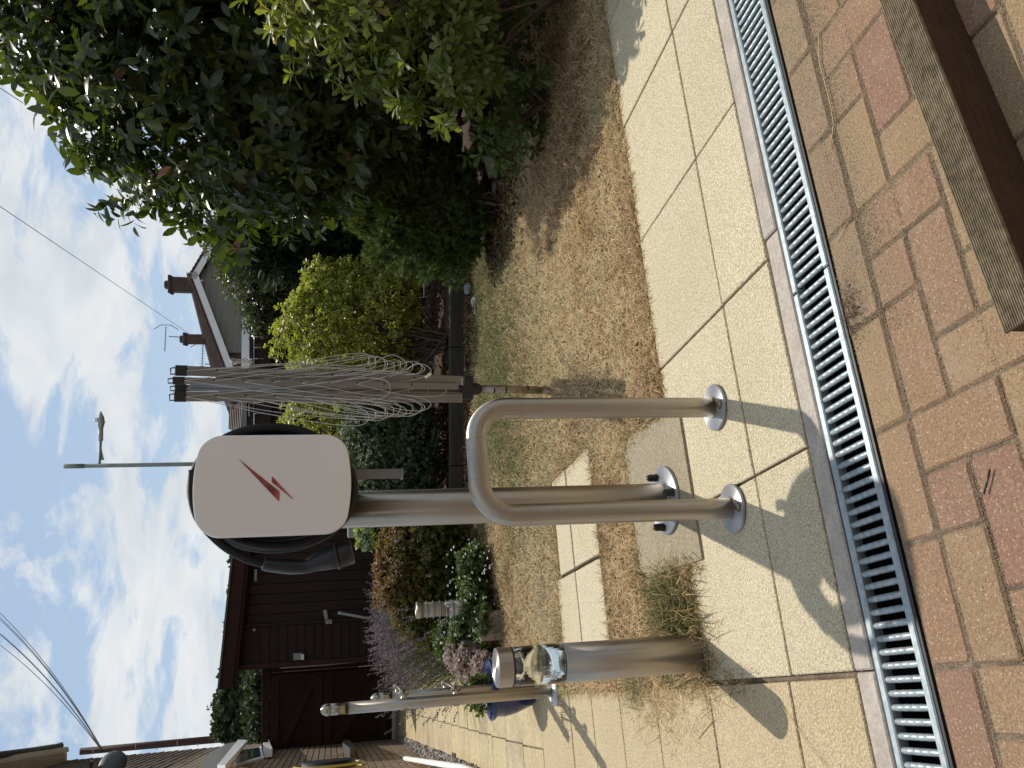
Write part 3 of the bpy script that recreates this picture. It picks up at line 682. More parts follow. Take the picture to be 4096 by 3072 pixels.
# ================================================================== HOOP BARRIER
def bolt(parent, p, r=.0085, h=.012, mat='chrome', capped=False):
    if capped:
        MB().lathe([(.012, 0), (.0125, .004), (.011, .006), (.011, .020), (.0095, .026), (.006, .0305), (.001, .032)], p, seg=16).build('bolt_cap', M['black'], parent, True)
    else:
        o = MB().lathe([(r*1.35, 0), (r*1.35, .0015)], p, seg=18).build('bolt', M[mat], parent)
        m2 = MB().lathe([(r, .0017), (r, h*.75)], p, seg=6); m2.lathe([(r*.55, h*.76), (r*.55, h*1.15)], p, seg=12).build('nut', M[mat], o) if False else m2.build('nut', M[mat], o)
hoop = thing('hoop_barrier', 'low stainless steel hoop barrier bolted to the patio slabs', 'barrier', EN(.525, 1.868, 0))
TR = .0262; ZT = .645; RB = .078
A = EN(.66, 1.868, 0); B = EN(.391, 1.866, 0); dirAB = (B-A)/np.linalg.norm(B-A); Z = np.array([0, 0, 1.])
pts = [A+Z*.004+Z*(ZT-RB)*t for t in np.linspace(0, 1, 8)]
pts += [A+dirAB*RB+Z*(ZT-RB)+(-dirAB*math.cos(q)+Z*math.sin(q))*RB for q in np.linspace(.12, PI/2, 12)]
pts += [B-dirAB*RB+Z*(ZT-RB)+(dirAB*math.sin(q)+Z*math.cos(q))*RB for q in np.linspace(0, PI/2-.12, 12)]
pts += [B+Z*(.004+(ZT-RB)*t) for t in np.linspace(1, 0, 8)]
MB().tube(pts, TR, 28).build('hoop_tube', M['steel'], hoop, True)
for P_ in (A, B):
    for zz in (.53,):
        MB().tube([P_+Z*(zz-.0006), P_+Z*(zz+.0006)], TR+.0004, 28).build('weld_seam', M['steel_dark'], hoop, True)
    MB().lathe([(.060, 0), (.061, .001), (.061, .0065), (.060, .0075)], P_+Z*.002, seg=40).build('base_plate', M['plate'], hoop)
    MB().lathe([(TR+.003, .0), (TR+.001, .003)], P_+Z*.0095, seg=28).build('weld', M['steel_dark'], hoop, True)
    for q in (-1.35, -1.35+PI): bolt(hoop, P_+np.array([math.cos(q), math.sin(q), 0])*.043+Z*.0097)
for s in (.31, .69):
    p = A+(B-A)*s+Z*ZT; MB().tube([p-dirAB*.0006, p+dirAB*.0006], TR+.0004, 28).build('weld_seam', M['steel_dark'], hoop, True)
# ================================================================== CHARGER POST
cp = EN(.505, 2.262, 0); post = thing('charger_post', 'thick round stainless steel post carrying the vehicle charger', 'post', cp)
PR = .0505
MB().tube([cp+Z*.012, cp+Z*.5, cp+Z*1.1], PR, 40).build('post_tube', M['steel_dark'], post, True)
MB().lathe([(.101, 0), (.102, .001), (.102, .008), (.101, .009)], cp+Z*.0075, seg=48).build('base_plate', M['plate'], post)
MB().lathe([(PR+.006, 0), (PR+.001, .006)], cp+Z*.0167, seg=40).build('weld', M['plate'], post, True)
for X, Y in ((2600, 1885), (2707, 1945), (2635, 2105)):
    d = gp(X, Y, .03)-cp; d[2] = 0; d = d/np.linalg.norm(d)*.081; bolt(post, cp+d+Z*.0167, capped=True)
bolt(post, cp+np.array([-.05, .064, 0])+Z*.0167, capped=True)
CY = YA-math.radians(6); CE = np.array([math.cos(CY), math.sin(CY), 0]); CN = np.array([-math.sin(CY), math.cos(CY), 0]); cax = (CE, CN, Z)
# cable rest bracket beside the post
pb = at(1515, 1896, 2.2)
MB().box(pb, (.026, .004, .125), cax, .001).build('bracket_plate', M['side_trim'], post)
MB().box(pb-Z*.0625+CN*.012, (.026, .028, .004), cax).build('bracket_foot', M['plate'], post)
# ================================================================== CHARGER
cc = at(1094, 1937, 2.125); chg = thing('vehicle_charger', 'wall box electric vehicle charger with plain white front and red bolt emblem', 'vehicle charger', cc)
def rounded(hw, hh, r, bul, n=9):
    pts = []
    for sx, sy in ((1, 1), (-1, 1), (-1, -1), (1, -1)):
        qs = np.linspace(0, PI/2, n)
        if sx*sy < 0: qs = qs[::-1]
        for q in qs:
            x = hw-r+r*math.cos(q); y = hh-r+r*math.sin(q)
            y += bul*(1-(x/hw)**2)-bul; pts.append((sx*x, sy*y))
        if sy == 1 and sx == 1 or sy == -1 and sx == -1:
            for x in np.linspace(hw-r, -(hw-r), 9)[1:-1]:
                pts.append((sx*x, sy*(hh+bul*(1-(x/hw)**2)-bul)))
    return pts
def plate3(pts, c, off0, off1, ax=cax): return [c+ax[0]*x+ax[2]*y+ax[1]*off0 for x, y in pts]
HW, HH = .1265, .191
out = rounded(HW, HH, .045, .020)
def loft(rings, caps=True):
    mb = MB(); n = len(rings[0]); vs = [p for r in rings for p in r]
    fs = [(a*n+i, a*n+(i+1) % n, (a+1)*n+(i+1) % n, (a+1)*n+i) for a in range(len(rings)-1) for i in range(n)]
    if caps: fs += [tuple(range(n)), tuple((len(rings)-1)*n+i for i in range(n))]
    return mb.add(vs, fs)
def ring(s, off): return [cc+CE*x*(1-s/HW)+Z*y*(1-s/HH)+CN*off for x, y in out]
cov_ = loft([ring(.0, .030), ring(.0, .004), ring(.0006, .0015), ring(.003, 0.0)], True).build('front_cover', M['white_cover'], chg)
loft([ring(.010, .0304), ring(.010, .052), ring(.02, .066), ring(.045, .072), ring(.045, .105)], True).build('charger_body', M['black'], chg)
loft([ring(.0035, .0303), ring(.0035, .036)], False).build('cover_rim', M['side_trim'], chg)
def px_on_cover(X, Y):
    d = sight(X, Y); o = np.array([0, 0, CAMH]); t = ((cc-o)@CN)/(d@CN); return o+d*t
def zoomq(x, y): return (600+x/1.8433, 1500+y/1.8433)
for poly in ([(652, 618), (955, 858), (955, 925), (948, 931)], [(897, 752), (904, 750), (1055, 912), (1050, 915), (898, 790)]):
    P_ = [px_on_cover(*zoomq(*q))-CN*.0002 for q in poly]
    MB().prism(P_, -CN*.0008).build('bolt_emblem', M['red'], chg)
MB().box(cc+CN*.09, (.09, .05, .30), cax, .004).build('mount_plate', M['steel_dark'], chg)
# ---- cable
cab = thing('charging_cable', 'black charging cable coiled behind the charger with hanging plug connector', 'cable', at(1093, 2000, 2.2))
CR = .0112
def cpt(X, Y, y): return at(X, Y, y)
def ell(cX, cY, a, b, y, q0=0, q1=2*PI, n=64, tilt=0, dy=0):
    o = []
    for i in range(n):
        q = q0+(q1-q0)*i/(n-1); x = a*math.cos(q); z = b*math.sin(q)
        o.append(cpt(cX+x*math.cos(tilt)-z*math.sin(tilt), cY+x*math.sin(tilt)+z*math.cos(tilt), y+dy*i/n))
    return o
for cX, cY, a, b, y, tl in ((1092, 1945, 322, 236, 2.20, .02), (1082, 1955, 318, 232, 2.225, .0), (1098, 1965, 318, 232, 2.25, -.03), (1094, 1952, 312, 226, 2.245, .04), (1096, 1968, 316, 218, 2.205, .05), (1090, 1972, 320, 226, 2.27, .0), (1100, 1950, 318, 214, 2.265, .02)):
    P_ = ell(cX, cY, a, b, y, tilt=tl)[:-1]
    MB().tube(P_, CR, 12, closed=True).build('cable_loop', M['rubber'], cab, True)
P_ = [cpt(x, y, d) for x, y, d in ((772, 1880, 2.19), (768, 1980, 2.18), (790, 2065, 2.17), (838, 2130, 2.16), (905, 2190, 2.155), (980, 2232, 2.15), (1030, 2248, 2.15), (1065, 2256, 2.15))]
def smoothp(P, k=5):
    P = [np.array(p) for p in P]; out = []
    for i in range(len(P)-1):
        p0 = P[max(i-1, 0)]; p1 = P[i]; p2 = P[i+1]; p3 = P[min(i+2, len(P)-1)]
        for j in range(k):
            t = j/k; out.append(.5*((2*p1)+(-p0+p2)*t+(2*p0-5*p1+4*p2-p3)*t*t+(-p0+3*p1-3*p2+p3)*t**3))
    return out+[P[-1]]
MB().tube(smoothp(P_), CR, 12).build('cable_tail', M['rubber'], cab, True)
sec = [(1052, 2252, 20), (1056, 2253, 27), (1075, 2258, 30), (1150, 2266, 32), (1190, 2267, 31), (1228, 2263, 32), (1262, 2250, 39), (1295, 2239, 46), (1322, 2231, 51), (1342, 2225, 53)]
yb = 2.14; px2m = yb/FPX
P_ = smoothp([at(X, Y, yb) for X, Y, _ in sec], 4); R_ = np.interp(np.linspace(0, 1, len(P_)), np.linspace(0, 1, len(sec)), [s[2]*px2m for s in sec])
conn = MB().tube(P_, list(R_), 24, flat=.9).build('connector_handle', M['connector'], cab, True)
MB().tube([at(1341, 2225, yb), at(1352, 2222, yb)], 58*px2m, 28, flat=.9).build('collar', M['black'], conn, True)
MB().tube([at(1352, 2222, yb), at(1360, 2220, yb), at(1404, 2209, yb), at(1411, 2207, yb)], [51*px2m, 52*px2m, 50*px2m, 47*px2m], 28, flat=.92).build('plug_head', M['connector'], conn, True)
MB().box(at(1385, 2228, yb-.033), (.008, .003, .010), cax).build('latch_slot', M['black'], conn)
# ================================================================== GLASS TOP BOLLARD
bc = EN(.064, 2.19, 0); bo = thing('bollard_light', 'stainless steel bollard light with clear glass top standing in grass clump', 'bollard light', bc); BR = .0495
zs, zg, zc = .395, .531, .571
MB().tube([bc, bc+Z*.2, bc+Z*zs], BR, 40).build('steel_body', M['steel'], bo, True)
M['glass'] = NT('wavy clear glass').m
def glassm():
    t = NT('wavy textured glass'); n = t.noise(75, 2, .5, sc3=(1.2, 1.2, .7), dist=1.2); t.bump(n, .16, .003)
    return t.set((.93, .96, .93), .03, 0, **{'Transmission Weight': 1.0, 'IOR': 1.45})
M['glass'] = glassm()
MB().lathe([(BR-.001, zs+.001), (BR+.001, zs+.02), (BR-.0005, zg-.02), (BR-.001, zg), (BR-.008, zg), (BR-.008, zs+.001), (BR-.001, zs+.001)], bc, seg=48, capb=False, capt=False).build('glass', M['glass'], bo, True)
MB().lathe([(BR-.0095, zs+.0015), (BR-.011, zs+.006), (.018, zs+.022), (.006, zs+.024)], bc, seg=32).build('reflector', M['chrome'], bo, True)
MB().lathe([(BR-.002, zg), (BR, zg+.002), (BR, zg+.004), (BR, zc-.003), (BR, zc-.0025), (BR-.001, zc-.0005), (BR-.0015, zc)], bc+Z*.0015, seg=40).build('cap', M['steel'], bo, True)
MB().lathe([(BR+.0006, zg-.001), (BR+.0006, zg+.0025)], bc, seg=40).build('seal_ring', M['black'], bo, True)
# ================================================================== HANDRAIL POSTS
def rail_post(base, H, label, r=.0245, lean=(0, 0), fr=True):
    t = thing('balustrade_post', label, 'post', base, 'stainless posts with rail clamps'); base = np.array(base)
    top = base+np.array([lean[0], lean[1], H])
    def q(s): return base+(top-base)*s
    MB().tube([q(0)+Z*.01, q(.5), q(.885)], r, 24).build('post_tube', M['steel'], t, True)
    MB().tube([q(.885), q(.889)], r+.002, 24).build('joint_ring', M['black'], t, True)
    MB().tube([q(.889), q(.96)], r*.96, 24).build('top_sleeve', M['chrome'], t, True)
    MB().lathe([(r*1.02, 0), (r*1.06, .008), (r*.95, .02), (r*.65, .032), (r*.2, .038)], q(.958), seg=24).build('dome_cap', M['chrome'], t, True)
    MB().lathe([(.062, 0), (.063, .004), (.058, .014), (.03, .018)], base+Z*.002, seg=36).build('base_plate', M['plate'], t, True)
    return t, q
pb_ = gp(2222, 2765)
t1, q1 = rail_post(pb_, 1.035, 'stainless balustrade post nearest the camera on the tan path', lean=(.0, 0))
pb2 = gp(2150, 2742)
t2, q2 = rail_post(pb2, .80, 'shorter stainless balustrade post hidden behind the front one')
for s_ in (.655, .435):
    for (t, q, zf) in ((t1, q1, 1.), (t2, q2, 1.035/.80)):
        s2 = s_*zf
        c = q(s2); MB().tube([c-EV*.028-Z*0, c+EV*.055], .0135, 16).build('rail_clamp', M['chrome'], t, True)
        MB().tube([c+EV*.045-Z*.02, c+EV*.045+Z*.02], .012, 16).build('clamp_socket', M['chrome'], t, True)
for s_ in (.655, .435):
    a = q1(s_)+EV*.045; b = q2(s_*1.035/.80)+EV*.045
    tag(MB().tube([a, b], .0055, 12).build('crossbar', M['chrome'], None, True), 'upper thin steel bar joining the two balustrade posts' if s_ > .5 else 'lower thin steel bar joining the two balustrade posts', 'rail', 'bars between balustrade posts')
# ================================================================== BLUE POT
pp = gp(2130, 2745); pot = thing('plant_pot', 'glossy dark blue glazed pot with a small plant behind the balustrade post', 'plant pot', pp)
t_ = NT('blue glaze'); n_ = t_.noise(5, 4, .6, sc3=(1, 1, .5)); M['blue'] = t_.set(t_.mix(t_.ramp(n_, [(.35, 0.), (.65, 1.)]), (.006, .010, .09), (.010, .025, .13)), .12)
MB().lathe([(.075, 0), (.088, .01), (.118, .09), (.13, .15), (.127, .19), (.142, .205), (.146, .22), (.135, .225), (.118, .21), (.115, .18)], pp, seg=40).build('pot', M['blue'], pot, True)
MB().lathe([(.114, .17), (.114, .185)], pp, seg=24).build('potting_soil', M['soil'], pot)
# ================================================================== ROTARY AIRER
ab = gp(2165, 1562); air = thing('rotary_airer', 'folded rotary clothes airer with grey arms and slack lines in the lawn', 'clothes airer', ab); YAi = ab[1]
M['alu'] = simple('grey aluminium', (.24, .235, .23), .42, .7, .12, 4)
M['cord'] = simple('grey plastic clothes line', (.52, .51, .49), .55)
M['brass'] = simple('worn pole enamel', (.30, .25, .18), .4, .6, .3, 30)
def AT(X, Y, dy=0): return at(X, Y, YAi+dy)
MB().tube([ab-Z*.02, AT(2040, 1557), AT(1920, 1555)], .0185, 20).build('ground_tube', M['brass'], air, True)
for X in (2110, 2022, 1975): MB().tube([AT(X-3, 1557.5), AT(X+3, 1557.5)], .0192, 20).build('tube_band', M['black'], air, True)
MB().lathe([(.021, 0), (.028, .012), (.028, .06), (.02, .075)], AT(1922, 1556), seg=20).build('socket_collar', M['black'], air, True)
MB().tube([AT(1900, 1556), AT(1300, 1551), AT(760, 1545)], .018, 16).build('centre_pole', M['alu'], air, True)
MB().box(AT(1868, 1552), (.11, .06, .05), None, .008).build('hub', M['black'], air)
arms = [((712, 1482), (1858, 1522), -.03), ((702, 1522), (1845, 1545), -.06), ((710, 1552), (1850, 1560), .05), ((708, 1586), (1862, 1592), -.02)]
holes = []
for k, (a, b, dy) in enumerate(arms):
    A_ = AT(a[0], a[1], dy); B_ = AT(b[0], b[1], dy); d = (A_-B_)/np.linalg.norm(A_-B_); x = np.cross(d, np.array([0, 1., 0])); x /= np.linalg.norm(x)
    wd = .043 if k in (0, 3) else .030
    o = MB().box((A_+B_)/2, (wd, .018, np.linalg.norm(A_-B_)-.03), (x, np.cross(d, x), d), .003).build('arm', M['alu'], air)
    cpo = MB().box(A_-d*.012, (wd+.004, .022, .05), (x, np.cross(d, x), d), .004).build('arm_cap', M['black'], air)
    MB().tube([A_+x*wd*.35-d*.005, A_+x*wd*.4+d*.03, A_-x*wd*.2+d*.03, A_-x*wd*.3+d*.012], .0035, 6).build('end_hook', M['black'], air)
    hs = []
    for i in range(10):
        p = A_+(B_-A_)*(.03+i*.098); hs.append((p, x*wd*.5)); 
        if i < 9: MB().tube([p-x*wd*.15+np.array([0, -.011, 0]), p-x*wd*.15+np.array([0, -.0095, 0])], .0045, 8).build('line_hole', M['black'], o)
    holes.append(hs)
rg = np.random.default_rng(9)
def cordpath(p, q, Xb, Yb, dyb):
    b = AT(Xb, Yb, dyb); w = abs(rg.normal())*.010+.024
    side = np.array([1., 0, 0]); l = b-side*w; r = b+side*w
    m1 = (p+l)/2+side*(.02 if l[0] > p[0] else -.02); m2 = (q+r)/2
    return smoothp([p, p*.6+m1*.4+np.array([0, -.01, 0]), m1, l+Z*w*1.6, b+Z*.0, r+Z*w*1.6, m2, q*.6+m2*.4, q], 6)
for i in range(7):
    Xb = 1495+i*38+rg.uniform(-8, 8)
    for side, (ha, hb, Y0, sp) in enumerate(((0, 1, 1472, -6), (3, 2, 1632, 5), (1, 3, 1560, 0))):
        if side == 2 and i % 2: continue
        p = holes[ha][i][0]+np.array([0, -.012, 0]); q = holes[hb][i][0]+np.array([0, -.012, 0])
        Yb = Y0+sp*(4-i)*.9+rg.uniform(-6, 6)
        MB().tube(cordpath(p, q, Xb+(60 if side == 2 else 0), Yb, -.05+rg.uniform(-.05, .05)), .0016, 5).build('clothes_line', M['cord'], air, True, False)
        if side < 2 and i % 2 == 0:
            p2 = holes[ha][min(i+1, 9)][0]+np.array([0, -.014, 0])
            MB().tube(cordpath(p, p2, Xb-25, Yb+(-10 if side == 0 else 10), -.07+rg.uniform(-.04, .04)), .0016, 5).build('clothes_line', M['cord'], air, True, False)
pk = []
for k in range(60): 
    q = k*.9; pk.append(AT(965+40*math.sin(q*.37)+6*math.sin(q*3), 1446+10*math.sin(q*1.3)+6*math.cos(q*2.1), -.06+.02*math.sin(q)))
MB().tube(pk, .0018, 5).build('line_tangle', M['cord'], air, True, False)
MB().box(AT(1712, 1502, -.09), (.012, .008, .035), (np.array([.8, 0, .6]), np.array([0, 1., 0]), np.array([-.6, 0, .8]))).build('clothes_peg', M['white_paint'], air)
# ================================================================== BED EDGING, STONES
lab = ['dark timber bed edging left of the charger post', 'dark timber bed edging behind the airer and charger', 'dark timber bed edging under the yellow edged shrub']
XS = [-1.6, -.62, .28, 1.05]
for i in range(3):
    a = np.array([XS[i], 6.14+.02*i, 0]); b = np.array([XS[i+1], 6.16+.02*i, 0]); d = (b-a)/np.linalg.norm(b-a); nn = np.array([-d[1], d[0], 0])
    o = MB().box((a+b)/2+Z*.045, (np.linalg.norm(b-a)-.006, .07, .13), (d, nn, Z), .006).build('bed_edging', M['wood_sleeper']); tag(o, lab[i], 'bed edging', 'timber edging along the raised bed')
def soil_bed():
    V = []; r = np.random.default_rng(8); ne, nn = 60, 16
    for j in range(nn+1):
        for i in range(ne+1):
            y = 6.2+5.1*j/nn; xm = max(-5, (.46-.362*y)/.932); x = xm+(5.8-xm)*i/ne; V.append((x, y, .075+.02*math.sin(x*3+y)+r.normal()*.01))
    F = [(j*(ne+1)+i, j*(ne+1)+i+1, (j+1)*(ne+1)+i+1, (j+1)*(ne+1)+i) for j in range(nn) for i in range(ne)]
    tag(MB().add(V, F).build('bed_soil', M['soil'], smooth=True), kind='structure')
    V = []
    for j in range(nn+1):
        for i in range(ne+1):
            x = .9+5*i/ne; y = 3.1+3.2*j/nn; hh = min(1, max(0, (y-(5.2-(x-.9)*.85))/.5)); V.append((x, y, -.03+.05*hh+r.normal()*.006))
    tag(MB().add(V, F).build('hedge_soil', M['soil'], smooth=True), kind='structure')
soil_bed()
def rock(p, s, mat, label, seed, flat=.35, cat='stone'):
    r = np.random.default_rng(seed); import bmesh
    bm = bmesh.new(); bmesh.ops.create_icosphere(bm, subdivisions=2, radius=1)
    dirs = r.normal(size=(7, 3)); dirs /= np.linalg.norm(dirs, axis=1)[:, None]; cut = r.uniform(.45, .8, 7); ro = r.uniform(0, PI)
    for v in bm.verts:
        q = np.array(v.co)
        for d, c in zip(dirs, cut):
            t = q@d
            if t > c: q = q-d*(t-c)
        q = q*np.array([s, s*.6, s*flat]); q = np.array([q[0]*math.cos(ro)-q[1]*math.sin(ro), q[0]*math.sin(ro)+q[1]*math.cos(ro), q[2]]); v.co = q
    me = bpy.data.meshes.new('stone'); bm.to_mesh(me); bm.free(); me.materials.append(M[mat])
    o = bpy.data.objects.new('stone', me); COL.objects.link(o); o.location = Vector([float(a) for a in p]); tag(o, label, cat, 'loose stones at the bed edge')
SL = [((1878, 1155), .085, 'stone', 'large blue grey slate piece lying flat on the dry grass edge'), ((1900, 1205), .06, 'stone', 'pointed slate piece just left of the largest slate'), ((1818, 1095), .06, 'stone', 'slate piece by conifer foot on the bed edge'),
      ((1790, 1120), .05, 'stone', 'small slate behind the bed edge near the conifer'), ((1836, 1075), .05, 'stone_pale', 'pale stone tucked against the round conifer'), ((1762, 1075), .10, 'stone', 'tall upright slate behind the bed edge next to conifer'),
      ((1830, 1130), .05, 'stone', 'low slate sunk between bed edge and lawn'), ((1985, 665), .13, 'stone_pale', 'pale boulder lying in shade under the hedge'), ((1985, 745), .06, 'stone', 'dark stone in leaf litter left of the pale boulder'), ((1945, 690), .05, 'stone', 'small dark stone behind the pale boulder'),
      ((2398, 695), .022, 'stone', 'small grey pebble on the dry lawn'), ((1905, 1240), .03, 'stone_pale', 'little pinkish stone left of the slates')]
for k, (q, s, m_, l_) in enumerate(SL): rock(gp(*q)+Z*s*.2, s, m_, l_, 60+k, .9 if 'upright' in l_ else .35)
# weathered timber block at the path corner
wbp = gp(2008, 2535)
wb = MB(); 
tag(MB().box(wbp+np.array([.02, .12, .055]), (.17, .22, .15), (np.array([.97, .25, 0]), np.array([-.25, .97, 0]), Z), .01).build('timber_block', M['wood_grey']), 'weathered pale grey timber block beside the daisies', 'timber')
# ================================================================== LOUVRE BOLLARD
lp = at(1890, 2428, 5.0); lp[2] = 0; lb = thing('garden_light', 'short round garden light with louvre rings among the daisies', 'garden light', lp)
def zat(X, y): return CAMH+(1324-X)/FPX*y
R_ = .052
M['frost'] = simple('frosted lens', (.36, .34, .30), .35)
MB().tube([lp, lp+Z*.28], R_, 24).build('steel_body', M['steel'], lb, True)
z0 = zat(1772, 5.0); z1 = zat(1682, 5.0); z2 = zat(1662, 5.0)
MB().tube([lp+Z*.28, lp+Z*z1], R_*.86, 24).build('lens', M['frost'], lb, True)
for k in range(5): MB().lathe([(R_*.9, 0), (R_*1.08, .004), (R_*1.08, .008), (R_*.9, .011)], lp+Z*(z0-.055+(z1-z0+.045)*k/4.6), seg=28).build('louvre_ring', M['steel_dark'], lb, True)
MB().lathe([(R_, 0), (R_*1.02, z2-z1), (R_*.96, z2-z1+.006)], lp+Z*z1, seg=28).build('cap', M['steel'], lb, True)
# ================================================================== FENCE
fen = thing('wooden_fence', 'tall dark closeboard fence behind the garden shrubs', 'fence', (.5, 8.4, 0))
FY = 8.4
bme = [MB().box((0, 0, 0), (.102, .018, 1.66), None, .002).mesh('board', M['wood_fence']) for _ in range(1)]
xx = -1.0; r = random.Random(4)
while xx < 5.6:
    o = shared('board', bme[0], fen, (xx, FY+r.uniform(-.004, .004), .90+r.uniform(-.006, .006)), r.uniform(-.03, .03)); xx += .108
for z in (.35, 1.0, 1.6): MB().box((2.25, FY-.035, z), (6.7, .045, .07)).build('rail', M['wood_fence'], fen)
MB().box((2.25, FY-.005, 1.755), (6.7, .07, .035)).build('cap_rail', M['wood_fence'], fen)
for x in np.arange(-1.0, 5.6, 1.83): MB().box((x, FY-.06, .9), (.09, .09, 1.8)).build('post', M['wood_fence'], fen)
for x in np.arange(-.9, 5.4, .30): MB().box((x, FY-.03, 1.3), (.03, .03, .55)).build('batten', M['wood_fence'], fen)
# ================================================================== HEDGE AND SHRUBS
hd = thing('hedge', 'big dark evergreen hedge with glossy leaves on the right', 'hedge', (2.4, 4.7, 0)); hd['stemk'] = 2
HE = [(2.05, 4.65, 1.50, 1.33, .95, 1.08), (2.65, 4.75, 1.95, 1.50, 1.0, 1.0), (3.7, 4.4, 1.6, 1.3, 1.2, 1.35)]
bush(hd, G['laurel'], HE, 4300, 7, .13, .088, T_oval(.215, .05, .12), seed=3, parts=300, shell=(.80, 1.02), up=.2, jit=.55, droop=.35, ang=.95, stems=70, trunk=(2.2, 4.7, 0), rmap=lambda a, P, r: np.clip(a*1.02, 0, .93)+(r.uniform(0, 1, len(a)) < .04)*.1, lump=.07)
bush(hd, G['laurel'], [(1.75, 4.55, .95, .85, .6, .42)], 420, 7, .13, .085, T_oval(.215, .05, .12), seed=9, shell=(.6, 1.02), up=.1, droop=.4, stems=False)
bush(hd, G['laurel'], [(a, b, c, d*.8, e*.8, f*.82) for a, b, c, d, e, f in HE], 1500, 6, .12, .12, T_oval(.25, .05, .12), seed=4, shell=(.55, 1.0), stems=False, up=.1)
for (x, y, r_) in ((2.2, 4.7, .06), (2.5, 4.9, .05), (1.9, 4.6, .04), (3.2, 4.7, .06)):
    MB().tube([(x, y, -.05), (x+.05, y-.03, .4), (x-.1, y+.05, .9), (x-.2, y, 1.6)], [r_, r_*.85, r_*.7, r_*.4], 8).build('trunk', M['bark'], hd, True)
bush(hd, G['laurel'], [(2.75, 5.7, .9, 1.5, .7, 1.1), (3.6, 4.7, .6, 1.4, .9, .7), (2.6, 4.9, .55, 1.1, .5, .35)], 2600, 7, .14, .13, T_oval(.3, .05, .12), seed=5, shell=(.5, 1.0), stems=False, up=.1, zmin=.04)  # extra rear and low foliage, added to keep sun off the ground
cho = thing('yellow_green_shrub', 'yellow green shrub with finger like leaf clusters at right before the dark hedge', 'shrub', (1.75, 3.35, 0))
bush(cho, G['choisya'], [(1.72, 3.28, .86, .52, .42, .44), (1.75, 3.2, 1.08, .42, .36, .30), (1.40, 3.3, .58, .36, .30, .24), (2.1, 3.2, .7, .55, .5, .5)], 1150, 8, .02, .062, T_obov(.175, .05, .12), seed=6, parts=300, rosette=True, ang=1.25, up=.35, jit=.45, shell=(.72, 1.03), top_bias=.45, stems=40, lump=.18, zmin=.12)  # leaf tones rise towards yellow at the top, painting it sunlit
sp = thing('low_green_shrub', 'low dark green seedling growth in the shade under the hedge', 'shrub', (1.35, 3.75, 0))
bush(sp, G['herb'], [(1.25, 3.75, .22, .28, .2, .22), (1.55, 3.55, .25, .3, .2, .22)], 130, 7, .02, .06, T_obov(.2, .05, .1), seed=7, rosette=True, ang=1.2, stems=15, shell=(.4, 1.))
gc = at(1880, 850, 4.95); gc[2] = 0
con = thing('round_conifer', 'dwarf round dark green conifer beneath the hedge edge', 'conifer', gc)
def sprays(root, mat, E, n, per, size, L, seed, w=.045, shell=(.8, 1.02), up=.5, **k):
    bush(root, G[mat], E, n, per, L, size, T_needle(w), seed=seed, shell=shell, up=up, jit=.4, droop=.0, ang=.6, smooth=False, lump=k.pop('lump', .16), **k)
x0, y0 = gc[0], gc[1]
sprays(con, 'conifer', [(x0+.02, y0+.2, .55, .36, .36, .34), (x0-.05, y0+.15, .32, .36, .34, .30), (x0+.2, y0+.25, .35, .36, .3, .3)], 4200, 22, .028, .03, 12, w=.07, stems=12, top_bias=.25)
sprays(con, 'conifer', [(x0+.02, y0+.2, .5, .30, .30, .30), (x0+.05, y0+.2, .3, .33, .3, .26)], 1500, 14, .06, .03, 13, w=.2, stems=False)
th = thing('feathery_conifer', 'dark feathery conifer in front of the fence behind the hedge tip', 'conifer', (1.2, 7.4, 0))
TE = [(1.35, 7.5, 1.5, .5, .4, .5), (1.25, 7.5, 1.15, .45, .35, .35), (1.5, 7.4, .9, .5, .4, .4)]
sprays(th, 'thuja', TE, 2600, 16, .05, .05, 14, w=.06, stems=10)
sprays(th, 'thuja', [(a, b, c, d*.8, e*.8, f*.8) for a, b, c, d, e, f in TE], 900, 10, .10, .03, 15, w=.25, stems=False)
cl_ = thing('climbing_plant', 'tangled climbing plant spilling over the fence top', 'climber', (.95, 8.3, 0))
bush(cl_, G['climber'], [(.95, 8.3, 1.72, .38, .22, .22), (.62, 8.25, 1.6, .25, .18, .2), (1.3, 8.35, 1.95, .4, .22, .22), (.95, 8.25, 1.35, .45, .16, .35), (1.9, 8.3, 1.9, .5, .3, .3)], 1500, 6, .08, .05, T_oval(.22, .05, .1), seed=16, shell=(.5, 1.1), jit=.8, stems=60, trunk=(1.1, 8.3, .2), lump=.25)
euo = thing('yellow_edged_shrub', 'bright yellow edged evergreen shrub right of the airer', 'shrub', (.45, 6.75, .08))
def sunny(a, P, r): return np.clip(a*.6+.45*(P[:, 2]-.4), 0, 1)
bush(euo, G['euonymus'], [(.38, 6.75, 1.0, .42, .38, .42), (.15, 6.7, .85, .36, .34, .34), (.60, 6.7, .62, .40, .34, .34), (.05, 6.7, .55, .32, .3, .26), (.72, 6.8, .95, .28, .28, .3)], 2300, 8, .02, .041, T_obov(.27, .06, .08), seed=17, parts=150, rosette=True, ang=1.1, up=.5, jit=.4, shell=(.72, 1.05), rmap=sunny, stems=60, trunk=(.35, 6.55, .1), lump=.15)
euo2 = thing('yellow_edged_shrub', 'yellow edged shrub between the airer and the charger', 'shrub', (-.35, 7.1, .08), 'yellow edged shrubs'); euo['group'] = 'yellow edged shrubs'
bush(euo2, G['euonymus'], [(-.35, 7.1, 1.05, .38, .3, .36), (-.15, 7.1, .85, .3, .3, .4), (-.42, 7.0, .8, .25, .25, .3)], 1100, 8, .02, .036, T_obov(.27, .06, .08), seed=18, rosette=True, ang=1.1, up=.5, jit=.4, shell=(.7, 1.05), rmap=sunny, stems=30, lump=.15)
gr = thing('grey_green_shrub', 'rounded grey green small leaved shrub behind the charger post', 'shrub', (-.6, 6.55, .08))
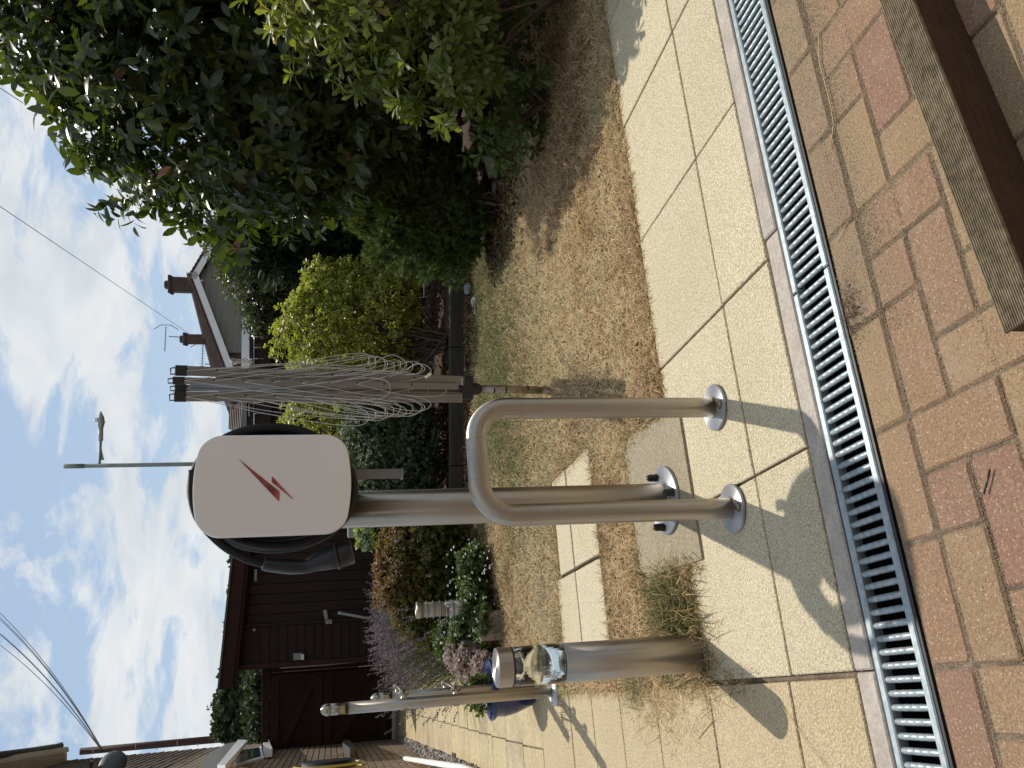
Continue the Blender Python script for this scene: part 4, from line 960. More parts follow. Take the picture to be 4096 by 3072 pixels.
GE = [(-.42, 6.55, .62, .36, .3, .32), (-.75, 6.6, .58, .42, .3, .32), (-.55, 6.5, .38, .5, .3, .26), (-1.05, 6.6, .4, .3, .3, .28)]
bush(gr, G['grey'], GE, 3600, 12, .05, .019, T_dia(.28), seed=19, ang=.9, up=.6, jit=.4, shell=(.75, 1.04), top_bias=.2, stems=40, smooth=False, lump=.14)
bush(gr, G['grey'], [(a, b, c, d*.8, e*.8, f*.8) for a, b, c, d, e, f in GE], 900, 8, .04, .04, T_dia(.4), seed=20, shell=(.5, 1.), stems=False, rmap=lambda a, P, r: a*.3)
def small_leafed(name, label, mat, E, n, per, size, seed, cat='shrub', inner=True, stems=30, **k):
    t = thing(name, label, cat, (E[0][0], E[0][1], 0))
    bush(t, G[mat], E, n, per, .04, size, T_dia(.32), seed=seed, ang=.95, up=.5, jit=.5, shell=(.75, 1.05), smooth=False, lump=.16, stems=stems, **k)
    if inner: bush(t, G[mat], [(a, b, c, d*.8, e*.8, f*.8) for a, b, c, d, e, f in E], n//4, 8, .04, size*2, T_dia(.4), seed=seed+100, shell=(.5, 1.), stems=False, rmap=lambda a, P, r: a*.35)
    return t
def cen(X, Y, y): return at(X, Y, y)
def EL(lst):                                                # (X, Y, y, rx px, rz px): ellipsoid seen at that place, depth radius ~ rx
    o = []
    for X, Y, y, ry_, rx_ in lst:
        c = at(X, Y, y); k = y/FPX; o.append((c[0], c[1], max(c[2], rx_*k*.5), ry_*k, max(ry_, rx_)*k*.8, rx_*k))
    return o
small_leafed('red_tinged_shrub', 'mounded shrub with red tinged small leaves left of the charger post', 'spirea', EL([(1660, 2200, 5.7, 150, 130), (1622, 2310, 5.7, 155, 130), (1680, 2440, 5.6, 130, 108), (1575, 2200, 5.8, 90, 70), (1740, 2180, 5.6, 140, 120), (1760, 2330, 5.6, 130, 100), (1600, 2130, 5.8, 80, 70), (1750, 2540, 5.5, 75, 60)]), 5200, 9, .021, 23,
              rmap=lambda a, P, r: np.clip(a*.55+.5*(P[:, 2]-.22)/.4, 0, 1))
small_leafed('pale_edged_plant', 'pale white edged plant just left of the charger post', 'pale', EL([(1485, 2095, 6.6, 55, 60), (1470, 2150, 6.6, 45, 45), (1530, 2090, 6.6, 60, 50)]), 500, 8, .035, 24, inner=False)
small_leafed('leafy_green_plant', 'fresh green leafy plant above the red tinged shrub', 'herb', EL([(1545, 2110, 6.2, 70, 50), (1530, 2170, 6.2, 40, 30)]), 400, 8, .04, 25, inner=False)
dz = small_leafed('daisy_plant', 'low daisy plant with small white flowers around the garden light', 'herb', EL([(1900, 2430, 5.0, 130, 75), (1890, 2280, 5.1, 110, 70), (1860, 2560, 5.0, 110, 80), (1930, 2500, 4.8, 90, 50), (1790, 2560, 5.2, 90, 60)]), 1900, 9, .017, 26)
def daisies():
    rng = np.random.default_rng(27); T = T_dia(.35); P = []; 
    E_ = EL([(1890, 2430, 4.85, 150, 95), (1880, 2290, 4.95, 120, 90), (1855, 2540, 4.85, 100, 90), (1830, 2590, 4.9, 70, 60)])
    c, nn = ell_shell(E_, 210, .95, 1.15, rng, .03, .9, .1); ok = nn[:, 1] < .5; c = c[ok][:110]
    mp = MB()
    def one():
        mb = MB()
        for k in range(10):
            a = k*2*PI/10; d = np.array([math.cos(a), math.sin(a), .12]); s_ = np.array([-math.sin(a), math.cos(a), 0])
            mb.add([d*.15, d*.6+s_*.18, d*1., d*.6-s_*.18], [(0, 1, 2, 3)])
        m = mb.mesh('petals', G['petal']); 
        a = m.attributes.new('rnd', 'FLOAT', 'POINT'); a.data.foreach_set('value', np.full(len(m.vertices), .8, np.float32)); return m
    me = one(); M['yolk'] = simple('yellow flower centre', (.55, .38, .05), .7)
    for p in c:
        s_ = rng.uniform(.0065, .0105); tow = unit(np.array([0, 0, 1.])*1.0+np.array([0, -.8, 0])+rng.normal(size=3)*.4)
        o = bpy.data.objects.new('flower', me); COL.objects.link(o); o.parent = dz
        R = Vector(tow).to_track_quat('Z', 'Y').to_matrix().to_4x4()
        o.matrix_local = parent_mat(dz).inverted() @ (Matrix.Translation(Vector(p)) @ R @ Matrix.Diagonal((s_, s_, s_, 1)))
daisies()
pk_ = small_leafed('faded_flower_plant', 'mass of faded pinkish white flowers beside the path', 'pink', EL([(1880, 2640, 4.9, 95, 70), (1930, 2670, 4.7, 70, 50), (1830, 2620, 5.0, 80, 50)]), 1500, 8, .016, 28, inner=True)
tag(small_leafed('pot_plant', 'small green plant growing in the blue pot', 'herb', [(pp[0]-.02, pp[1], .27, .09, .09, .08)], 90, 7, .03, 29, 'plant', inner=False, stems=False))
# lavender
def lavender():
    t = thing('lavender', 'large lavender bush with faded purple flower spikes beside the path', 'lavender', at(1800, 2600, 6.2)*np.array([1, 1, 0]))
    rng = np.random.default_rng(30); n = 1900
    base = np.stack([rng.uniform(0, 1, n), rng.uniform(0, 1, n)], 1)
    c0 = np.array([-1.95, 7.0, 0.]); c1 = np.array([-1.72, 5.85, 0.])
    B = c0[None]*(1-base[:, :1])+c1[None]*base[:, :1]+rng.normal(size=(n, 3))*np.array([.14, .20, 0]); B[:, 2] = .04
    mid = (c0+c1)/2; out = B-mid; out[:, 2] = 0
    D = unit(out*.9+rng.normal(size=(n, 3))*.28+np.array([-.30, -.12, 1.0])); Lh = rng.uniform(.38, .70, n)
    tips = B+D*Lh[:, None]-np.array([0, 0, 1.])*(1-D[:, 2:3])*.12
    mb = MB()
    V = []; F = []
    side = unit(np.cross(D, np.array([0, 1., 0])))*.0016
    for i in range(n):
        m_ = (B[i]+tips[i])/2+D[i]*.01; o = len(V); V += [B[i]-side[i], B[i]+side[i], m_+side[i], m_-side[i], tips[i]]; F += [(o, o+1, o+2, o+3), (o+3, o+2, o+4)]
    me = MB(); me.v = [tuple(v) for v in V]; me.f = F
    ob = me.build('stems', G['lav_leaf'], t, recalc=False); a = ob.data.attributes.new('rnd', 'FLOAT', 'POINT'); a.data.foreach_set('value', rng.uniform(0, 1, len(V)).astype(np.float32))
    K = 14; tt = np.tile(np.linspace(0, 1, K), n); idx = np.repeat(np.arange(n), K)
    P = tips[idx]-D[idx]*(tt*.085)[:, None]; ra = unit(np.cross(D[idx], rng.normal(size=(n*K, 3)))); DD = unit(ra+D[idx]*.8)
    cloud('flower_spikes', G['lav'], t, T_dia(.42), P, frames(DD, D[idx]), rng.uniform(.011, .017, n*K), rng.uniform(0, 1, n*K))
    n2 = 16000; i2 = rng.integers(0, n, n2); s2 = rng.uniform(0, .6, n2); P = B[i2]+(tips[i2]-B[i2])*s2[:, None]+rng.normal(size=(n2, 3))*.015
    cloud('foliage', G['lav_leaf'], t, T_needle(.045), P, frames(unit(D[i2]+rng.normal(size=(n2, 3))*.5), rng.normal(size=(n2, 3))), rng.uniform(.04, .09, n2), rng.uniform(0, .8, n2))
lavender()
# ================================================================== SHED
sh = thing('garden_shed', 'dark brown timber shed with boarded door and lapped side boards', 'shed', (-3., 11.5, 0)); SY = 11.5
def sx(Y, y=SY): return (1536-Y)/FPX*y
xr = sx(1960); xd = sx(2462); xl = sx(2628)
def ztop(x):  # roof line falls towards the right
    Y = 1536-x*FPX/SY; X = 963+(Y-2246)*(-38/396.); return CAMH+(1324-X)/FPX*SY-.0
MB().prism([(xr, SY+.03, 0), (xl, SY+.03, 0), (xl, SY+.03, ztop(xl)-.1), (xr, SY+.03, ztop(xr)-.1)], (0, 2.0, 0)).build('shed_body', M['wood_shed'], sh)
x = xd; r = random.Random(5); nb = 0
xs = np.linspace(xd, xr, 14)
for a, b in zip(xs[:-1], xs[1:]): MB().box(((a+b)/2, SY+.015, (ztop((a+b)/2)-.25)/2+.02), (abs(b-a)-.008, .028, ztop((a+b)/2)-.28), None, .003).build('door_board', M['wood_shed'], sh)
z = .03; Lw = xd-xl-.06
while z < ztop(xl)-.3:
    MB().box(((xd+xl)/2, SY+.01, z+.058), (abs(Lw), .022, .118), (np.array([1., 0, 0]), np.array([0, 1, -.12]), np.array([0, .12, 1.])), .002).build('lap_board', M['wood_shed'], sh); z += .118
MB().box((xl+.03, SY-.005, 1.2), (.07, .05, 2.4)).build('corner_trim', M['wood_gate_l'], sh)
MB().box((xd, SY-.01, 1.15), (.035, .04, 2.2)).build('door_frame', M['wood_shed'], sh)
xa, xb = xr+.3, xl-.18
MB().prism([(xa, SY-.2, ztop(xa)-.16), (xb, SY-.2, ztop(xb)-.16), (xb, SY-.2, ztop(xb)), (xa, SY-.2, ztop(xa))], (0, .03, 0)).build('fascia', M['wood_gate'], sh)
MB().prism([(xa, SY-.17, ztop(xa)-.2), (xb, SY-.17, ztop(xb)-.2), (xb, SY-.17, ztop(xb)-.10), (xa, SY-.17, ztop(xa)-.10)], (0, .19, 0)).build('soffit', M['wood_gate'], sh)
M['felt'] = simple('green grey roofing felt', (.10, .11, .09), .9, var=.3, bump=.4)
MB().prism([(xa, SY-.23, ztop(xa)+.003), (xb-.02, SY-.23, ztop(xb-.02)+.003), (xb-.02, SY-.23, ztop(xb-.02)+.028), (xa, SY-.23, ztop(xa)+.028)], (0, 2.3, 0)).build('roof', M['felt'], sh)
M['grey_pl'] = simple('grey plastic', (.30, .30, .28), .5)
def zz(X, y=SY): return CAMH+(1324-X)/FPX*y
sl_ = thing('solar_wall_light', 'small grey solar wall light on the lapped shed boards', 'wall light', (sx(2590), SY-.04, zz(1190)))
MB().box((sx(2590), SY-.04, zz(1200)), (.085, .05, .12), None, .005).build('body', M['grey_pl'], sl_)
MB().box((sx(2590), SY-.055, zz(1178)), (.07, .03, .055), None, .003).build('solar_panel', M['connector'], sl_)
MB().box((sx(2590), SY-.075, zz(1220)), (.07, .04, .04), None, .005).build('lamp', M['white_paint'], sl_)
hs = thing('hasp_lock', 'grey metal hasp and padlock on the shed door', 'lock', (sx(2440), SY-.03, zz(1310)))
MB().box((sx(2435), SY-.03, zz(1306)), (.13, .02, .05), (np.array([.95, 0, .2]), np.array([0, 1., 0]), np.array([-.2, 0, .95])), .003).build('hasp', M['grey_pl'], hs)
MB().box((sx(2462), SY-.05, zz(1318)), (.055, .03, .09), None, .004).build('padlock', M['grey_pl'], hs)
for Y_, X_, l_ in ((2270, 1045, 'pale metal strap hinge high on the shed door near the plug connector'), (2478, 1040, 'tiny metal catch at the top of the shed door')):
    w_ = .16 if Y_ < 2300 else .03
    tag(MB().box((sx(Y_), SY-.03, zz(X_)), (w_, .015, .035), None, .003).build('door_hinge', M['grey_pl']), l_, 'hinge')
M['pale_green'] = simple('pale green handle', (.30, .42, .38), .5)
bh = thing('broom', 'pale grey green broom handle leaning on the shed wall', 'broom', at(1640, 2495, 11.0)); MB().tube([at(1355, 2452, 11.3), at(1520, 2482, 11.1)], .018, 10).build('handle', M['grey_pl'], bh, True)
MB().tube([at(1352, 2451, 11.3), at(1378, 2456, 11.3)], .021, 10).build('grip', M['pale_green'], bh, True); MB().box(at(1535, 2485, 11.1), (.25, .06, .12), None, .01).build('brush_head', M['pale_green'], bh)
M['green_bag'] = simple('green plastic', (.03, .16, .07), .5)
wv = MB().lathe([(.01, 0), (.03, -.02), (.075, -.12), (.10, -.25), (.1, -.4)], at(1498, 2510, 10.9), seg=14).build('green_bag', M['green_bag'], None, True); tag(wv, 'green plastic bag end poking up behind the lavender', 'bag')
bn = thing('wheeled_box', 'grey box with yellow strap behind the pale edged plant', 'box', at(1420, 2140, 8.5))
MB().box(at(1410, 2120, 8.5), (.14, .14, .10), None, .01).build('box_body', M['grey_pl'], bn); MB().box(at(1430, 2140, 8.4), (.09, .02, .05), None, .003).build('strap', simple('yellow', (.5, .38, .02)), bn)
# ================================================================== GATE
GY = 12.3; gt = thing('garden_gate', 'dark red brown boarded gate with diagonal braces at the path end', 'gate', (-4.8, GY, 0))
def gx(Y): return (1536-Y)/FPX*GY
def gz(X): return CAMH+(1324-X)/FPX*GY
g0, g1 = -5.50, -4.17; zb_, zt_ = gz(1565), gz(1100); zm = gz(1310)
for a in np.linspace(g0+.03, g1-.03, 14)[:-1]: MB().box((a+.0487, GY, (zb_+zt_)/2), (.0955, .02, zt_-zb_), None, .003).build('board', M['wood_gate'], gt)
for z in (zb_+.13, zm-.02, zm+.12, zt_-.06): MB().box(((g0+g1)/2, GY-.027, z), (g1-g0-.14, .026, .12), None, .004).build('rail', M['wood_gate_l'], gt)
for x in (g0+.09, g1-.09): MB().box((x, GY-.031, (zb_+zt_)/2), (.09, .028, zt_-zb_), None, .004).build('stile', M['wood_gate'], gt)
def brace(a, b, k=0):
    a = np.array([a[0], GY-.026, a[1]]); b = np.array([b[0], GY-.026, b[1]]); d = (b-a)/np.linalg.norm(b-a); s_ = np.array([-d[2], 0, d[0]])
    MB().box((a+b)/2, (np.linalg.norm(b-a), .034, .10), (d, np.array([0, 1., 0]), s_), .004).build('brace', M['wood_gate_l'], gt)
brace((g0+.16, zt_-.14), (g1-.16, zm+.2)); brace((g0+.16, zm-.1), (g1-.16, zb_+.2))
for x in (g0-.03, g1+.04): MB().box((x, GY+.02, .97), (.10, .10, 1.94)).build('gate_post', M['wood_gate'], gt)
MB().box(((g0+g1)/2, GY-.02, zt_+.07), (g1-g0+.1, .09, .09), None, .004).build('top_beam', M['wood_gate'], gt)
MB().box((g0+.10, GY-.06, zt_-.04), (.20, .01, .05), None, .002).build('strap_hinge', M['plate'], gt)
MB().box((g0+.17, GY-.06, zm+.05), (.04, .03, .16), None, .006).build('lock', M['black'], gt); MB().tube([(g0+.12, GY-.08, zm-.02), (g0+.12, GY-.08, zm-.12)], .012, 8).build('bolt', M['plate'], gt)
tag(MB().tube([at(1120, 2672, 12.2), at(1300, 2660, 12.2), at(1500, 2640, 12.2)], .007, 6).build('white_cane', M['white_paint']), 'thin white cane in the gap between gate and shed', 'cane')
# ================================================================== LEFT HOUSE
hw = thing('brick_house', 'buff brick house wall on the left with tiled roof', 'house', EN(-.62, 11, 0)); WE = -.60
NW = unit(NV+.02*EV); EW = unit(EV-.02*NV)
def WPT(off, n, z=0): return EN(WE, 9)+NW*(n-9)+EW*off+np.array([0, 0, z])
# wall core
na, nb_ = 8.3, 15.4; zt2 = 2.95
MB().box(WPT(-.10, (na+nb_)/2, zt2/2), (.16, nb_-na, zt2), (EW, NW, Z)).build('mortar_wall', M['mortar'], hw)
bl, bh_ = .225, .075; brk = MB().box((0, 0, 0), (.03, bl-.011, bh_-.011), None, .003).mesh('brick', M['hbrick'])
cells = []
for j in range(int(zt2/bh_)):
    for i in range(int((nb_-na)/bl)):
        n = na+(i+.5*(j % 2)+.5)*bl
        if n > nb_-.1: continue
        p = WPT(-.008, n, (j+.5)*bh_); q = p-np.array([0, 0, CAMH]); d = q@Fw; X = 2048+FPX*(q@Dn)/d; Y = 1536-FPX*(q@Rt)/d
        vis = -40 < X < 4100 and Y < 3110 and X > 930
        cells.append((vis, d, p))
cells.sort(key=lambda c: (not c[0], c[1])); rest = MB()
for k, (v, d, p) in enumerate(cells):
    if k < 300: shared('brick', brk, hw, p, YA)
    else: rest.box(p, (.03, bl-.011, bh_-.011), (EW, NW, Z))
ro = rest.build('brickwork', M['hbrick'], hw, recalc=False); ro['kind'] = 'stuff'
# white window beside the gate, fascia board and tiled roof
def hp(X, Y, y): return at(X, Y, y)
def hw_(X, Y, off=.05):
    d = sight(X, Y); o_ = np.array([0, 0, CAMH]); return o_+d*(((WPT(off, 9)-o_)@EW)/(d@EW))
WQ = []
for X_, Y_ in ((948, 2999), (1046, 2985), (1056, 3030), (940, 3060)):
    d = sight(X_, Y_); o_ = np.array([0, 0, CAMH]); WQ.append(o_+d*(((WPT(.03, 9)-o_)@EW)/(d@EW)))
wf = MB().prism(WQ, EV*-.03).build('window_frame', M['white_paint'], hw)
M['pane'] = simple('dark window pane', (.08, .10, .12), .08)
wcn = sum(WQ)/4; MB().prism([wcn+(q-wcn)*.78+EV*.002 for q in WQ], EV*.006).build('pane', M['pane'], wf)
MB().prism([WQ[1]-Z*.01, WQ[2]-Z*.01, WQ[2]-Z*.10, WQ[1]-Z*.10], EV*.09).build('sill', M['white_paint'], wf)
M['lead'] = simple('lead flashing', (.07, .068, .06), .7, var=.3)
MB().prism([hw_(868, 3085, .30), hw_(900, 3085, .30), hw_(990, 2972, .12), hw_(952, 2970, .12)], EW*.04).build('fascia', M['white_paint'], hw)
MB().prism([hw_(800, 3085, .22), hw_(867, 3085, .28), hw_(948, 2972, .10), hw_(905, 2980, .08), hw_(838, 3020, .10)], EW*.02).build('flashing', M['lead'], hw)
t_ = NT('brown roof tile'); M['tile'] = t_.set(t_.mix(t_.ramp(t_.noise(9, 5), [(.35, 0.), (.65, 1.)]), (.10, .075, .05), (.23, .18, .125)), .85)
# tile hung upper storey
TN0, TN1, TZ0, TZ1 = 8.6, 15.55, 2.80, 6.3
MB().box(WPT(-.07, (TN0+TN1)/2, (TZ0+TZ1)/2), (.10, TN1-TN0, TZ1-TZ0), (EW, NW, Z)).build('upper_wall', M['tile'], hw)
tl = MB().box((0, 0, 0), (.018, .158, .150), None, .002).mesh('hung_tile', M['tile']); cells = []
tilt_ = np.array([EV+Z*.10, NV, Z-EV*.10])
for j in range(int((TZ1-TZ0)/.108)):
    for i in range(int((TN1-TN0)/.165)):
        n = TN0+(i+.5*(j % 2)+.5)*.165
        if n > TN1-.05: continue
        p = WPT(-.005, n, TZ0+.05+.108*j); q = p-np.array([0, 0, CAMH]); d = q@Fw; X = 2048+FPX*(q@Dn)/d; Y = 1536-FPX*(q@Rt)/d
        cells.append((not (-60 < X < 960 and Y < 3120), d, p))
cells.sort(key=lambda c: (c[0], c[1])); rest = MB()
for k, (v, d, p) in enumerate(cells):
    if k < 300:
        o = bpy.data.objects.new('hung_tile', tl); COL.objects.link(o); o.parent = hw; A3 = tilt_
        p = p+EV*random.uniform(-.003, .003)
        o.matrix_local = parent_mat(hw).inverted() @ Matrix(((A3[0][0], A3[1][0], A3[2][0], p[0]), (A3[0][1], A3[1][1], A3[2][1], p[1]), (A3[0][2], A3[1][2], A3[2][2], p[2]), (0, 0, 0, 1)))
    else: rest.box(p, (.018, .158, .150), tilt_)
ro = rest.build('hung_tiles', M['tile'], hw, recalc=False); ro['kind'] = 'stuff'
# telegraph pole beyond the gate
tpx = at(1324, 2917, 28.)[0]; tp = thing('telegraph_pole', 'brown wooden telegraph pole with step irons rising behind the house corner', 'telegraph pole', (tpx, 28, 0))
tz = CAMH+(1324-430)/FPX*28
MB().tube([(tpx, 28, 0), (tpx, 28, 4), (tpx-.02, 28, tz)], [.125, .12, .105], 14).build('pole', M['wood_gate_l'], tp, True)
for k in range(8): MB().tube([(tpx-.02, 27.86, 3.9+.62*k), (tpx+.02+.12*(1 if k % 2 else -1), 27.80, 3.9+.62*k)], .012, 6).build('step_iron', M['plate'], tp)
M['dishgrey'] = simple('dark grey dish', (.06, .062, .065), .6)
dish = thing('satellite_dish', 'dark grey satellite dish rising above the tiled roof', 'satellite dish', hp(450, 3030, 9.2))
c_ = hw_(452, 3058, .16); MB().lathe([(.15, .0), (.145, .03), (.115, .055), (.06, .075), (.01, .08)], c_, (.75, -.6, .15), 30).build('dish', M['dishgrey'], dish, True)
MB().tube([c_, c_+np.array([-.25, .15, -.25])], .02, 8).build('bracket', M['plate'], dish); MB().box(c_+Z*.22, (.12, .05, .03)).build('arm', M['black'], dish)
# second house eave, top left
h2 = thing('cream_house', 'cream boarded house eave with dark gutter at the far left top', 'house', hp(150, 3040, 8.)); M['cream'] = simple('cream cladding', (.50, .43, .32), .7)
ca = hw_(268, 3012, .12); CB = at(-60, 3042, ca[1]-3.6)
def LR(t, z=0., o=0.): return ca*(1-t)+CB*t+Z*z+EW*o
cz = (np.array([0, 0, 1.]))
def q2(X, Y, k): return at(X, Y, ca[1]-k)
MB().prism([q2(-60, 3052, 3.6), q2(247, 2996, .2), q2(268, 3003, 0), q2(268, 3032, .05), q2(-60, 3130, 3.6)], EW*-.35).build('soffit', M['cream'], h2)
MB().prism([q2(-60, 3037, 3.6), q2(272, 2986, 0), q2(276, 2999, 0), q2(-60, 3052, 3.6)], EW*-.03).build('fascia', M['white_paint'], h2)
MB().tube([q2(-60, 3030, 3.65), q2(120, 3004, 1.6), q2(243, 2984, .05)], .045, 10).build('gutter', M['lead'], h2, True)
MB().tube([q2(243, 2998, .1), q2(241, 2973, .1)], .04, 10).build('gutter_end', M['black'], h2, True)
# things on the brick wall
def wp(X, Y, off=.03):       # point on the wall plane e = WE+off
    d = sight(X, Y); o = np.array([0, 0, CAMH]); t = ((WE+off)-(o@EV))/(d@EV); return o+d*t
tag(MB().tube([wp(985, 3058, .03), wp(1120, 3042, .03), wp(1258, 3027, .03)], .012, 8).build('black_cable', M['black'], None, True), 'thin black pipe running down the brick wall', 'pipe')
hr = thing('hose_reel', 'black wall hose reel with yellow hose at the left edge', 'hose reel', wp(1320, 3070, .15))
M['yellow'] = simple('yellow hose', (.42, .32, .06), .5); hc = wp(1315, 3082, .16)
for k in range(4):
    MB().tube([hc+NV*0+(Z*math.cos(q)+NV*math.sin(q))*(.27-.018*(k % 2))+EV*(.03*k-.05) for q in np.linspace(0, 2*PI, 40)[:-1]], .010, 8, closed=True).build('hose_loop', M['yellow'], hr, True)
MB().lathe([(.20, -.07), (.20, .07)], hc, EV, 30).build('drum', M['black'], hr, True)
MB().prism([wp(1375, 2993, .05), wp(1392, 2990, .05), wp(1420, 3030, .05), wp(1400, 3040, .05), wp(1370, 3010, .05)], EV*.12).build('bracket', M['black'], hr)
tag(MB().tube([wp(1480, 2966, .05), wp(1530, 2960, .05), wp(1600, 2950, .05)], .035, 12).build('downpipe', M['grey_pl'], None, True), 'short grey pipe at the wall foot near the gate', 'pipe')
tag(MB().tube([gp(1620, 3034, .2), gp(1850, 3070, .05), gp(1960, 3110, .03)], .024, 12).build('waste_pipe', M['white_paint'], None, True), 'white waste pipe sloping down at the left edge', 'pipe')
tag(MB().tube(smoothp([gp(1560, 2988, .1), gp(1600, 2990, .03), gp(1625, 2972, .02), gp(1650, 2985, .01)], 5), .012, 8).build('hose_end', M['black'], None, True), 'black hose end curling on the gravel by the wall', 'hose')
dg = thing('floor_drain', 'small dark square drain in the path beside the gravel', 'drain', EN(-.47, 7.25, 0)); MB().box(EN(-.475, 7.24, .003), (.11, .2, .008), (EV, NV, Z)).build('drain_lid', M['black'], dg)
def gravel():
    rng = np.random.default_rng(51); n = 5200
    T = (np.array([(-.5, -.4, -.3), (.5, -.45, -.3), (.45, .5, -.3), (-.4, .45, -.3), (-.25, -.2, .35), (.3, -.25, .3), (.25, .25, .4), (-.25, .3, .3)], float),
         np.array([(0, 1, 5), (0, 5, 4), (1, 2, 6), (1, 6, 5), (2, 3, 7), (2, 7, 6), (3, 0, 4), (3, 4, 7), (4, 5, 6), (4, 6, 7)]), np.zeros(8))
    nn = rng.uniform(6.0, 13.3, n); e = rng.uniform(-.59, -.455, n)
    P = EV*e[:, None]+NV*nn[:, None]+np.array([0, 0, .0])+rng.uniform(0, .012, n)[:, None]*Z
    o = cloud('gravel', M['gravel'], None, T, P, frames(rng.normal(size=(n, 3)), rng.normal(size=(n, 3))), rng.uniform(.018, .036, n), rng.uniform(0, 1, n)); tag(o, 'strip of mixed grey gravel along the brick wall', 'gravel', kind='stuff')
gravel()
# ================================================================== FAR HOUSES
M['clad'] = simple('grey green cladding', (.20, .20, .165), .7, var=.05)
M['rtile'] = wood('red brown roof tiles', (.10, .065, .055), (.22, .16, .135), sc3=(1, 1, 1), scale=3)
M['chim'] = simple('dark chimney brick', (.075, .05, .042), .9, var=.35, scale=6)
gh = thing('gabled_house', 'grey clad gabled house with white bargeboards beyond the fence', 'house', (3, 25, 0))
A_ = at(766, 1120, 25.); rdg = np.array([-.475, .88, 0]); gd = np.array([-.88, -.475, 0]); tE = 3.05; zE = 3.80
EL_ = A_+gd*tE; EL_[2] = zE; ER_ = A_-gd*tE; ER_[2] = zE
gA = A_-Z*.12; 
MB().prism([gA, EL_+np.array([0, 0, -.1])-gd*.15, np.array([EL_[0], EL_[1], 0])-gd*.15, np.array([ER_[0], ER_[1], 0])+gd*.15, ER_+np.array([0, 0, -.1])+gd*.15], rdg*5).build('wall', M['chim'], gh)
z = zE-1.3; k = 0
while z < A_[2]-.3:
    zc_ = z+.09; f = min(1., (A_[2]-.15-zc_)/(A_[2]-zE)); x0_ = -(tE-.25)*f if z < zE-.2 else -(tE-.2)*f
    Lft = .80*tE if z < zE else (tE-.1)*f
    c0_ = A_+gd*min(Lft, 2.55 if z < zE else Lft); c1_ = A_-gd*((tE-.1)*f); c0_[2] = c1_[2] = zc_
    MB().box((c0_+c1_)/2-rdg*.03, (np.linalg.norm(c0_-c1_), .03, .165), (-gd, unit(rdg+Z*.12), unit(Z-rdg*.12)), .004).build('clad_board', M['clad'], gh); z += .17
for E_, s_ in ((EL_, 1), (ER_, -1)):
    d = (E_-A_); Ls = np.linalg.norm(d); d = d/Ls; nrm = unit(np.cross(d, rdg)); nrm = nrm if nrm[2] > 0 else -nrm
    MB().box((A_+E_)/2-rdg*.22-nrm*.12, (Ls+.15, .04, .17), (d, rdg, nrm), .0).build('bargeboard', M['white_paint'], gh)
    cr = 22
    MB().prism([A_-rdg*.24+nrm*-.03, E_-rdg*.24+nrm*-.03, E_+rdg*5+nrm*-.03, A_+rdg*5+nrm*-.03], nrm*.03).build('roof_slope', M['rtile'], gh)
    for q in range(cr):
        c = A_+d*(Ls*(q+.5)/cr)+rdg*2.4+nrm*.035
        MB().box(c, (Ls/cr+.03, 5.3, .022), (unit(d+nrm*.12), rdg, unit(nrm-d*.12)), 0).build('tile_course', M['rtile'], gh)
MB().tube([A_-rdg*.25+Z*.03, A_+rdg*5+Z*.03], .07, 8).build('ridge_tiles', M['rtile'], gh)
MB().box(at(798, 1122, 24.8), (.05, .03, .2)).build('finial', M['white_paint'], gh)
for (Y_, Xt, Xp, wd) in ((1167, 738, 722, .42), (1371, 790, 770, .31)):
    tt = ((1536-Y_)/FPX*A_[1]-A_[0])/(rdg[0]-(1536-Y_)/FPX*rdg[1]); cb_ = A_+rdg*tt; yy = cb_[1]; zt_c = CAMH+(1324-Xt)/FPX*yy
    ct = MB().box((cb_[0], cb_[1]+.1, (cb_[2]-.3+zt_c)/2), (wd, .5, zt_c-cb_[2]+.3), None).build('chimney', M['chim'], gh)
    MB().box((cb_[0], cb_[1]+.1, zt_c+.03), (wd+.1, .6, .07), None, .01).build('chimney_cap', M['chim'], ct); MB().lathe([(.11, 0), (.13, .1), (.10, .14)], (cb_[0], cb_[1]+.1, zt_c+.06), seg=14).build('chimney_pot', M['chim'], ct, True)
MB().tube([at(775, 1098, 25.), at(744, 1094, 25.)], .045, 10).build('flue', M['white_paint'], gh, True)
def aerial(label, mast, boom, els, y, n=9, refl=None):
    t = thing('tv_aerial', label, 'tv aerial', at(*mast[0], y), 'television aerials on chimneys')
    MB().tube([at(*mast[0], y), at(*mast[1], y)], .018, 6).build('mast', M['side_trim'], t); a = at(*boom[0], y); b = at(*boom[1], y); MB().tube([a, b], .012, 6).build('boom', M['side_trim'], t)
    for k in range(n): 
        p = a+(b-a)*(k+.5)/n; MB().tube([p-Z*els, p+Z*els], .006, 5).build('element', M['side_trim'], t)
    p = np.array(a); MB().tube([p+Z*.38+np.array([-.1, 0, 0]), p+Z*.15+np.array([.05, 0, 0]), p-Z*.15+np.array([.05, 0, 0]), p-Z*.38+np.array([-.1, 0, 0])], .012, 5).build('reflector', M['side_trim'], t)
aerial('thin television aerial high above the left chimney', ((785, 1352), (676, 1346)), ((664, 1306), (659, 1405)), .03, 28.5, 12)
aerial('small television aerial low beside the airer top', ((850, 1458), (820, 1456)), ((812, 1378), (808, 1470)), .06, 28, 9)
tag(MB().prism([at(925, 1280, 14), at(966, 1285, 14), at(970, 1500, 14), at(1040, 1500, 14), at(1040, 1250, 14)], (0, .8, 0)).build('white_cover', M['white_sheet']), 'white plastic sheet cover glowing above the fence', 'cover') if False else None
ws = MB(); Pq = [at(968, 1278, 13), at(965, 1480, 13), at(1030, 1485, 13), at(1030, 1240, 13)]; 
